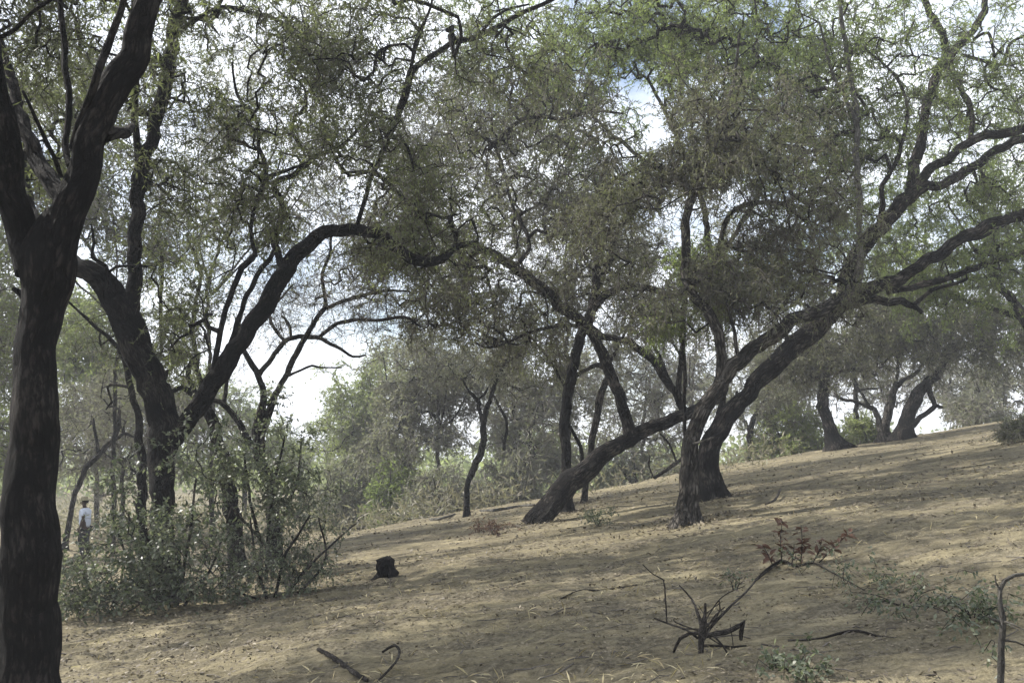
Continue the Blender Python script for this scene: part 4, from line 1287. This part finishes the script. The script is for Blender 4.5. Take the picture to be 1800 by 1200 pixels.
leafy('pale green straggly shrub low beside the foot of the nearest trunk', 15.6,
      [[(170, 1085, 5), (160, 1040, 4), (140, 1000, 3)], [(190, 1085, 4), (210, 1050, 4), (240, 1015, 3)], [(150, 1088, 4), (125, 1060, 3), (108, 1030, 2)], [(200, 1085, 4), (235, 1070, 3), (262, 1046, 2)], [(140, 1090, 4), (150, 1065, 3), (165, 1040, 2)]],
      [(150, 1030, 0, 60, 60, .6, 50), (220, 1055, 0, 60, 35, .5, 40), (130, 1070, -.2, 50, 25, .5, 30), (150, 990, .2, 35, 35, .4, 14)], 'leaf_bush', dict(LB, leaves=4, ll=(.04, .07)))
# small plants on the slope
SMALL = dict(quad=True, per=4, leaves=6, ll=(.03, .055), wr=.5, tl=(.06, .16), droop=.05, tr=.002, up=.9)


def small_plant(label, px, py, rx, ry, n, leaf='leaf_bush', fol=None, hgt=.25, group='small plants on the slope', name='plant', depth=None):
    SEED[0] += 1
    rng = np.random.default_rng(SEED[0])
    b = hit(px, py)
    s = pxm(py, b[1])
    T = thing(name, label, 'plant', b, group)
    W = rx * s
    D = depth or min(ry * s * 5, 1.2)
    SK = []
    for k in range(7):
        a = rng.uniform(0, 2 * math.pi)
        e = b + np.array([math.cos(a) * W * .6, math.sin(a) * D * .6, 0])
        e[2] = gz(e[0], e[1]) + hgt * rng.uniform(.3, .8)
        mid = (b + e) / 2 + np.array([0, 0, hgt * .2])
        q = catmull(np.array([[*(b - [0, 0, .03]), .005], [*mid, .004], [*e, .002]]), .08)
        V, F, c = tube(q[:, :3], q[:, 3], 5)
        mesh_obj('stem', V, F, M['bark_mid'], T, b, True, c)
        SK.append(q)
    S = np.vstack(SK)
    A = b + rng.normal(size=(n, 3)) * np.array([W * .5, D * .5, 0])
    A[:, 2] = zg(A[:, 0], A[:, 1]) + rng.uniform(.03, 1, n) * hgt
    polys, X, cnt, Xp = grow(S[:, :3], S[:, 3], np.ones(len(S), bool), A, rng, .002, step=.12, bow=.25)
    V, F, c = polys_mesh(polys)
    mesh_obj('branches', V, F, M['bark_mid'], T, b, True, c, kind='stuff')
    f = dict(SMALL)
    f.update(fol or {})
    fo = foliage(X, cnt, Xp, rng, **f)
    mesh_obj('foliage', fo[2], fo[3], M[leaf], T, b, kind='stuff')
    return T


small_plant('sprawling green creeper spread over the ground behind the dry leaved branch', 1590, 1050, 110, 45, 70, hgt=.10, depth=1.9, fol=dict(leaves=4, per=3, ll=(.03, .05)))
small_plant('low leafy green tuft beside the bare curved stick', 1710, 1090, 45, 25, 18, hgt=.14, fol=dict(leaves=4))
small_plant('blue green seedlings low at the near edge of the slope', 1400, 1185, 60, 20, 18, hgt=.09, fol=dict(leaves=4))
small_plant('small green plant on the slope between the two tree feet', 1050, 925, 28, 14, 30, hgt=.32)
small_plant('reddish dry tuft standing short of the leaning trunk foot', 868, 938, 30, 14, 26, 'leaf_dry', hgt=.3)
small_plant('faint green sprig on bare sand behind the bare root clump', 1290, 1035, 30, 10, 12, hgt=.15, fol=dict(leaves=3, per=2))

# litter gathered round the feet of the near trees and under the shrubs
rng = np.random.default_rng(31)
p = []
for (bx, by, bz), r0 in FEET + [((-5.6, 15.6, 0), .9), ((-4.3, 15.2, 0), .8), ((-4.6, 10.8, 0), .6)]:
    n = 420
    a = rng.uniform(0, 6.283, n)
    rr = r0 * 1.1 + np.abs(rng.normal(size=n)) * (.35 + r0)
    x, y = bx + np.cos(a) * rr, by + np.sin(a) * rr
    p.append(np.stack([x, y, zg(x, y) + .02 + rng.uniform(0, .03, n) * np.exp(-(rr - r0) / .3)], 1))
p = np.vstack(p)
V, F = leaf_quads(p, rand_dir(len(p), rng) * np.array([1, 1, .5]), rng.uniform(.04, .10, len(p)), .45, rng, up=1)
o = mesh_obj('leaf_litter', V, F, M['litter'], kind='stuff')
o['label'] = 'drifts of brown litter round the feet of the trees'

# ------------------------------------------------------------------ stump
def blob_mesh(name, base, prof, mat, parent, seed, sx=1, sy=1, amp=.25, sides=22, lean=(0, 0)):
    """lathe with a noisy skin; prof rows (z, r)"""
    q = catmull(np.array([[z * lean[0], z * lean[1], z, r] for z, r in prof]), .05)
    V, F, c = tube(q[:, :3], q[:, 3], sides, amp, seed)
    V = V * np.array([sx, sy, 1]) + np.asarray(base)
    return mesh_obj(name, V, F, mat, parent, base, True, c)


b = hit(680, 1018)
s = pxm(1018, b[1])
T = thing('stump', 'dark rounded stump with a pointed top standing alone on the slope', 'stump', b)
blob_mesh('stump_body', b, [(-.1, 27 * s), (.03, 27 * s), (10 * s, 24 * s), (22 * s, 21 * s), (31 * s, 15 * s), (36 * s, 8 * s), (38 * s, 2 * s)], M['bark_dark'], T, 3, 1, .9, 1.7, 44)
blob_mesh('snag', b + np.array([-11 * s, -.02, 16 * s]), [(-.1, 13 * s), (0, 13 * s), (14 * s, 10 * s), (24 * s, 8 * s), (33 * s, 5 * s), (39 * s, 1.5 * s)], M['bark_dark'], T, 9, 1, 1, 1.8, 30, lean=(.12, 0))
blob_mesh('snag', b + np.array([13 * s, -.05, 12 * s]), [(-.1, 10 * s), (0, 10 * s), (10 * s, 8 * s), (17 * s, 4 * s), (20 * s, 1 * s)], M['bark_dark'], T, 14, 1, 1, 1.8, 24, lean=(.2, 0))
for k, (dx, dy) in enumerate([(-.5, -.35), (.55, -.3), (.15, -.6), (-.62, .1)]):
    e_ = b + np.array([dx, dy, 0]) * .52
    e_[2] = gz(e_[0], e_[1]) - .02
    q = catmull(np.array([[*(b + np.array([dx * .2, dy * .2, .06])), .05], [*((b + e_) / 2 + np.array([0, 0, .02])), .035], [*e_, .02]]), .05)
    V, F, c = tube(q[:, :3], q[:, 3], 8, .8, 70 + k)
    mesh_obj('root', V, F, M['bark_dark'], T, b, True, c)

# ------------------------------------------------------------------ sticks and dead branches
def stick(label, rows, bark, Y=None, name='fallen_stick', cat='stick', group='fallen sticks on the slope', twigs=(), follow=True, parts=()):
    SEED[0] += 1
    rng = np.random.default_rng(SEED[0])
    if follow:
        C = []
        for px, py, wd, *up in rows:
            h = hit(px, py)
            r = wd * pxm(py, h[1]) / 2 * .62
            C.append([h[0], h[1], h[2] + r * .5 + (up[0] if up else 0), r])
        Q = catmull(C, .05)
    else:
        Q = limb_rows(rows, Y, .6, rng, .05)
        Q[:, 3] *= .8
    base = Q[0, :3].copy()
    T = thing(name, label, cat, base, group)
    V, F, c = tube(Q[:, :3], Q[:, 3], 9, .4, SEED[0])
    mesh_obj('main_branch', V, F, M[bark], T, base, True, c)
    for tw in twigs:
        q = limb_rows(tw, Y or base[1], 1.0, rng, .05)
        q[:, 3] *= .75
        V, F, c = tube(q[:, :3], q[:, 3], 6, .3, SEED[0] + 5)
        mesh_obj('side_branch', V, F, M[bark], T, base, True, c)
    return T


stick('thick dark stick lying at the near edge of the slope', [(560, 1155, 12), (585, 1168, 14), (610, 1180, 14), (645, 1205, 14)], 'deadwood')
stick('hooked pale stick curling on the sand at the near edge', [(672, 1148, 7), (692, 1147, 8, .06), (702, 1160, 8, .08), (694, 1180, 7, .04), (664, 1203, 7)], 'deadwood')
stick('long thin dark twig lying across the sand past the root clump', [(1385, 1124, 6), (1440, 1116, 7), (1500, 1110, 8), (1545, 1118, 7), (1575, 1122, 5)], 'deadwood')
stick('thin dark twig lying in the shade near the root clump', [(985, 1050, 4), (1020, 1042, 6), (1060, 1038, 5), (1120, 1022, 4)], 'deadwood')
stick('short forked stick propped on the upper slope', [(1345, 882, 5), (1362, 878, 7, .03), (1372, 868, 6, .12)], 'deadwood')
stick('small dark log on the crest beside the thick trunk', [(1278, 806, 12), (1290, 804, 12), (1300, 806, 10)], 'bark_dark', name='fallen_log', cat='log')
stick('grey fallen branch lying along the crest, inner end by the leaning trunk', [(740, 905, 6), (790, 902, 7), (850, 897, 8), (910, 890, 8), (940, 888, 6)], 'bark_grey', name='fallen_branch', cat='branch')
stick('pale grey fallen branch further down the crest', [(640, 925, 6), (700, 915, 8), (760, 912, 8), (800, 902, 5)], 'bark_grey', name='fallen_branch', cat='branch')
stick('broken limb leaning behind the leaning trunk', [(1150, 840, 8, -.2), (1170, 826, 9), (1192, 812, 9), (1225, 790, 6)], 'deadwood', Y=30, follow=False, name='broken_limb', cat='branch',
      twigs=[[(1148, 838, 4), (1140, 818, 4), (1142, 800, 3)], [(1190, 812, 6), (1176, 780, 6), (1160, 762, 5)]])

# dead curved stick at the right edge
b = hit(1757, 1230)
Y0 = b[1]
stick('bare curved stick hooked over at the top, pale grey lower down', [(1756, 1240, 18), (1757, 1190, 17), (1758, 1130, 15), (1760, 1090, 15), (1757, 1062, 11), (1757, 1040, 10), (1764, 1022, 10), (1780, 1012, 9), (1806, 1010, 8, .1), (1850, 1030, 5, .2)],
      'bark_grey', Y=Y0, follow=False, name='dead_branch', cat='branch', group='dead branches on the near slope',
      twigs=[[(1758, 1092, 8), (1745, 1088, 6), (1736, 1082, 3)], [(1762, 1092, 7), (1782, 1100, 5, -.1), (1810, 1112, 4, -.2)], [(1760, 1124, 6), (1785, 1128, 5), (1815, 1142, 4, .1)], [(1756, 1034, 5), (1750, 1022, 4), (1749, 1010, 3)]])

# dead root clump
b = hit(1233, 1150)
Y0 = float(b[1])
stick('bare dark root clump with stubby upturned arm and thin crooked twigs', [(1232, 1160, 14), (1231, 1130, 14), (1234, 1105, 16), (1240, 1085, 9), (1240, 1060, 6)],
      'deadwood', Y=Y0, follow=False, name='dead_shrub', cat='shrub', group='dead branches on the near slope',
      twigs=[[(1236, 1118, 12), (1262, 1110, 13, .05), (1285, 1104, 12, .1), (1303, 1096, 13, .15), (1311, 1088, 10, .15), (1306, 1108, 11, .15), (1302, 1124, 9, .15)],
             [(1234, 1112, 9), (1212, 1112, 9, .05), (1196, 1122, 8, .1), (1184, 1146, 6, .1)],
             [(1226, 1120, 7), (1208, 1106, 6, -.1), (1180, 1098, 5, -.1), (1150, 1086, 4, -.1)],
             [(1172, 1094, 4, -.1), (1170, 1050, 4, -.1), (1167, 1018, 4, -.1), (1148, 1008, 3, -.05), (1130, 992, 3)],
             [(1232, 1100, 7), (1226, 1075, 6, .1), (1216, 1052, 5, .2), (1194, 1028, 3, .25)],
             [(1240, 1112, 10), (1262, 1086, 8, .1), (1290, 1060, 6, .2), (1312, 1040, 5, .3), (1340, 1006, 4, .4), (1372, 984, 6, .5)],
             [(1254, 1092, 5), (1266, 1070, 4), (1264, 1054, 3)],
             [(1244, 1100, 5), (1258, 1080, 4, -.1), (1274, 1066, 3, -.1)],
             [(1236, 1134, 7), (1262, 1134, 6, -.1), (1290, 1136, 5, -.15), (1312, 1134, 4, -.2)],
             [(1256, 1118, 6, -.1), (1272, 1136, 5, -.2), (1280, 1150, 4, -.25)]])

rt = [o for o in bpy.data.objects if o.name.startswith('dead_shrub')][0]
rng = np.random.default_rng(8)
for k in range(9):
    a = rng.uniform(0, 6.28)
    e = np.array([math.cos(a), math.sin(a) * .7, rng.uniform(.1, 1.3)]) * rng.uniform(.12, .34)
    p0 = at(1236 + rng.uniform(-8, 10), 1112 + rng.uniform(-14, 10), Y0)
    q = catmull(np.array([[*p0, .006], [*(p0 + e * .5 + rng.normal(size=3) * .06), .0045], [*(p0 + e), .0025]]), .04)
    V, F, c = tube(q[:, :3], q[:, 3], 5, .2, k)
    mesh_obj('side_branch', V, F, M['deadwood'], rt, rt.location, True, c)

# branch with dry brown leaves
SEED[0] += 1
rng = np.random.default_rng(SEED[0])
hb = hit(1385, 990)
Yb = float(hb[1])
rows_main = [(1330, 1020, 5), (1352, 1000, 7), (1375, 985, 7), (1400, 990, 5), (1430, 993, 3.5), (1470, 1010, 2.5), (1520, 1040, 2)]
C = []
for px, py, wd in rows_main:
    h = hit(px, py)
    C.append([h[0], h[1], h[2] + .03, wd * pxm(py, h[1]) / 2])
Q = catmull(C, .05)
base = Q[0, :3].copy()
T = thing('dry_branch', 'fallen branch with upright sprays of curled reddish brown dead leaves', 'branch', base, 'dead branches on the near slope')
V, F, c = tube(Q[:, :3], Q[:, 3], 7, .3, 4)
mesh_obj('main_branch', V, F, M['deadwood'], T, base, True, c)
sprays = [[(1374, 986), (1372, 950), (1375, 915)], [(1392, 990), (1395, 970), (1396, 955)], [(1408, 990), (1410, 950), (1408, 922)], [(1428, 990), (1440, 968), (1445, 948)], [(1440, 988), (1468, 960), (1492, 936)], [(1360, 996), (1348, 970), (1340, 958)]]
leafm = []
for k in range(4):
    a = np.array([[0, 0, 0], [.25, .3, .05], [.22, .65, .16], [0, 1.0, .05], [-.22, .65, .16], [-.25, .3, .05], [0, .5, .0]]) * (1 + rng.normal(size=(7, 1)) * .06)
    me = bpy.data.meshes.new('dry_leaf')
    me.from_pydata([tuple(v) for v in a], [], [(0, 1, 6), (1, 2, 6), (2, 3, 6), (3, 4, 6), (4, 5, 6), (5, 0, 6)])
    me.materials.append(M['leaf_dry'])
    leafm.append(me)
for k, sp in enumerate(sprays):
    rows = [[*at(px, py, Yb), .007 - .0018 * i] for i, (px, py) in enumerate(sp)]
    q = catmull(rows, .03)
    V, F, c = tube(q[:, :3], q[:, 3], 5)
    spray = mesh_obj('spray', V, F, M['deadwood'], T, base, True, c)
    nl = max(7, int(len(q) * 1.7))
    for i in range(nl):
        p_ = q[min(len(q) - 1, int(rng.uniform(.2, 1) * len(q))), :3]
        lf = bpy.data.objects.new('dry_leaf', leafm[rng.integers(4)])
        COL.objects.link(lf)
        lf.parent = spray
        lf.location = p_ - base + rng.normal(size=3) * .008
        lf.rotation_euler = (rng.uniform(-.9, 1.2), rng.uniform(-.8, .8), rng.uniform(0, 6.28))
        sc_ = rng.uniform(.07, .12)
        lf.scale = (sc_, sc_, sc_)

# ------------------------------------------------------------------ the walking person
def skin(name, joints, edges, mat, parent, base, root=0, sub=2):
    me = bpy.data.meshes.new(name)
    me.from_pydata([tuple(j[:3]) for j in joints], edges, [])
    me.materials.append(mat)
    o = bpy.data.objects.new(name, me)
    COL.objects.link(o)
    o.parent = parent
    md = o.modifiers.new('skin', 'SKIN')
    md.use_smooth_shade = True
    for i, j in enumerate(joints):
        sv = me.skin_vertices[0].data[i]
        r = j[3]
        sv.radius = r if isinstance(r, tuple) else (r, r)
        sv.use_root = (i == root)
    sm = o.modifiers.new('subdivision', 'SUBSURF')
    sm.levels = sm.render_levels = sub
    return o


M['skin'] = plain_mat('skin_brown', (.055, .034, .025), .6, (.045, .028, .02))
M['shirt'] = plain_mat('shirt_cloth', (.50, .55, .66), .85, (.60, .64, .74), 4)
M['trousers'] = plain_mat('trouser_cloth', (.020, .020, .024), .9, (.03, .03, .034), 5)
M['hat'] = plain_mat('straw_hat', (.27, .24, .15), .9, (.21, .19, .12), 30)
M['hair'] = plain_mat('hair_black', (.012, .011, .010), .7)
M['shoe'] = plain_mat('shoe_leather', (.03, .022, .016), .6)
M['stick_wood'] = plain_mat('stick_wood', (.085, .065, .048), .8, (.06, .046, .035), 9)

YP = 29.0
pb = at(146, 976, YP)
pb[2] = gz(pb[0], pb[1])
person = thing('person', 'person in a pale blue shirt, dark trousers and straw hat, holding a stick', 'person', pb)
# x: walking direction is -x (towards the near trunk), y: away from the camera is +
J = [(0, 0, .93, (.13, .15)), (0, 0, 1.10, (.12, .15)), (-.01, 0, 1.28, (.13, .17)), (-.015, 0, 1.40, (.10, .15)), (-.03, 0, 1.48, .055), (-.045, 0, 1.54, .055), (-.055, 0, 1.62, (.095, .078)), (-.05, 0, 1.70, (.07, .06)),
     (.0, -.19, 1.40, .058), (.05, -.235, 1.13, .043), (-.04, -.235, .90, .032),
     (.0, .19, 1.40, .058), (-.02, .235, 1.13, .043), (-.12, .22, .92, .032),
     (-.03, -.09, .86, .095), (-.06, -.095, .50, .062), (.03, -.095, .10, .042), (.035, -.095, .05, .04), (-.10, -.10, .035, .034),
     (.02, .09, .86, .095), (.03, .095, .50, .062), (.16, .095, .12, .042), (.17, .095, .06, .04), (.05, .10, .035, .034)]
E = [(0, 1), (1, 2), (2, 3), (3, 4), (4, 5), (5, 6), (6, 7), (3, 8), (8, 9), (9, 10), (3, 11), (11, 12), (12, 13), (0, 14), (14, 15), (15, 16), (16, 17), (17, 18), (0, 19), (19, 20), (20, 21), (21, 22), (22, 23)]


def hand(J, E, wrist, sgn):
    x, y, z = J[wrist][:3]
    J.append((x - .02, y, z - .07, (.02, .036)))
    palm = len(J) - 1
    E.append((wrist, palm))
    for k, (off, ln) in enumerate([(-.03, .065), (-.01, .078), (.01, .075), (.03, .058)]):
        J.append((x - .03 + off * .6, y + off * .5, z - .07 - ln * .55, .0095))
        E.append((palm, len(J) - 1))
        J.append((x - .045 + off * .5, y + off * .4 + sgn * .012, z - .07 - ln, .008))
        E.append((len(J) - 2, len(J) - 1))
    J.append((x - .05, y + sgn * .02, z - .06, .011))
    E.append((wrist, len(J) - 1))
    J.append((x - .065, y + sgn * .025, z - .10, .009))
    E.append((len(J) - 2, len(J) - 1))


hand(J, E, 10, 1)
hand(J, E, 13, -1)
skin('body', J, E, M['skin'], person, pb, 0, 2)
# face: nose, ears, eyes ride on the head
def lump(name, c, r, mat, parent, seed=0):
    u = np.linspace(0, math.pi, 9)
    prof = np.stack([np.zeros(9), np.zeros(9), -np.cos(u) * r[2], np.maximum(np.sin(u), .02)], 1)
    V, F, co = tube(prof[:, :3], prof[:, 3], 12)
    V = V * np.array([r[0], r[1], 1]) + np.array(c)
    return mesh_obj(name, V, F, mat, parent, (0, 0, 0), True, co)


lump('nose', (-.150, 0, 1.615), (.022, .016, .026), M['skin'], person)
lump('ear', (-.04, -.083, 1.625), (.022, .010, .034), M['skin'], person)
lump('ear', (-.04, .083, 1.625), (.022, .010, .034), M['skin'], person)
lump('eye', (-.132, -.032, 1.65), (.010, .013, .010), M['hair'], person)
lump('eye', (-.132, .032, 1.65), (.010, .013, .010), M['hair'], person)
lump('mouth', (-.137, 0, 1.575), (.008, .026, .007), plain_mat('lips', (.10, .045, .035)), person)
lump('hair', (-.02, 0, 1.665), (.098, .088, .075), M['hair'], person)
# clothes: shirt with short sleeves hanging over the trousers
SJ = [(.005, 0, .86, (.15, .185)), (0, 0, 1.10, (.142, .178)), (-.01, 0, 1.28, (.150, .190)), (-.012, 0, 1.405, (.115, .165)), (-.025, 0, 1.455, .075),
      (.0, -.195, 1.405, .074), (.028, -.228, 1.22, .066), (.0, .195, 1.405, .074), (-.012, .228, 1.22, .066)]
skin('shirt', SJ, [(0, 1), (1, 2), (2, 3), (3, 4), (3, 5), (5, 6), (3, 7), (7, 8)], M['shirt'], person, pb, 0, 2)
TJ = [(0, 0, .95, (.14, .165)), (-.03, -.09, .84, .112), (-.06, -.095, .50, .085), (.03, -.095, .10, .072), (.02, .09, .84, .112), (.03, .095, .50, .085), (.16, .095, .12, .072)]
skin('trousers', TJ, [(0, 1), (1, 2), (2, 3), (0, 4), (4, 5), (5, 6)], M['trousers'], person, pb, 0, 2)
for sx, sy in ((-.03, -.095), (.11, .097)):
    lump('shoe', (sx, sy, .05), (.125, .05, .055), M['shoe'], person)
# hat: brim and crown in one lathe
prof = np.array([[0, 0, 1.690, .10], [0, 0, 1.682, .205], [0, 0, 1.690, .21], [0, 0, 1.700, .115], [0, 0, 1.74, .106], [0, 0, 1.785, .094], [0, 0, 1.80, .06], [0, 0, 1.802, .01]])
V, F, co = tube(prof[:, :3] + np.array([-.05, 0, .0]), prof[:, 3], 28)
mesh_obj('hat', V, F, M['hat'], person, (0, 0, 0), True, co)
# the stick is held: a thing of its own
hx, hy, hz = pb + np.array([-.09, -.235, .80])
P_ = np.array([[hx - .10, hy + .005, hz + .06], [hx + .02, hy + .005, hz + .01], [hx + .5, hy - .04, hz - .16], [hx + .95, hy - .08, hz - .34]])
q = catmull(np.hstack([P_, np.array([[.014], [.014], [.012], [.009]])]), .1)
V, F, co = tube(q[:, :3], q[:, 3], 8, .2, 3)
st = mesh_obj('walking_stick', V, F, M['stick_wood'], None, P_[1], True, co)
st['label'] = 'thin brown stick trailing from the hand of the walking person'
st['category'] = 'stick'

# ------------------------------------------------------------------ air
if HAZE > 0:
    x0, x1, y0, y1, z0, z1 = -930, 930, -90, 1530, -5.0, 20.6
    V = np.array([[x, y, z] for x in (x0, x1) for y in (y0, y1) for z in (z0, z1)], float)
    F = np.array([[0, 1, 3, 2], [4, 6, 7, 5], [0, 4, 5, 1], [2, 3, 7, 6], [0, 2, 6, 4], [1, 5, 7, 3]])
    m, N, L = new_mat('haze_air')
    pv = N('ShaderNodeVolumePrincipled')
    pv.inputs['Color'].default_value = (.90, .93, .97, 1)
    pv.inputs['Density'].default_value = HAZE
    pv.inputs['Anisotropy'].default_value = 0.0
    o = N('ShaderNodeOutputMaterial')
    L(pv.outputs[0], o.inputs['Volume'])
    hz_ = mesh_obj('haze', V, F, m, kind='stuff')
    hz_['label'] = 'thin pale haze filling the air under the trees'

tot = sum(len(o.data.polygons) for o in SC.objects if o.type == 'MESH')
print('SCENE quads', tot, 'objects', len(SC.objects), 'time', round(time.time() - T0, 1))
for k, v in TRI.items():
    print('  ', k, v)
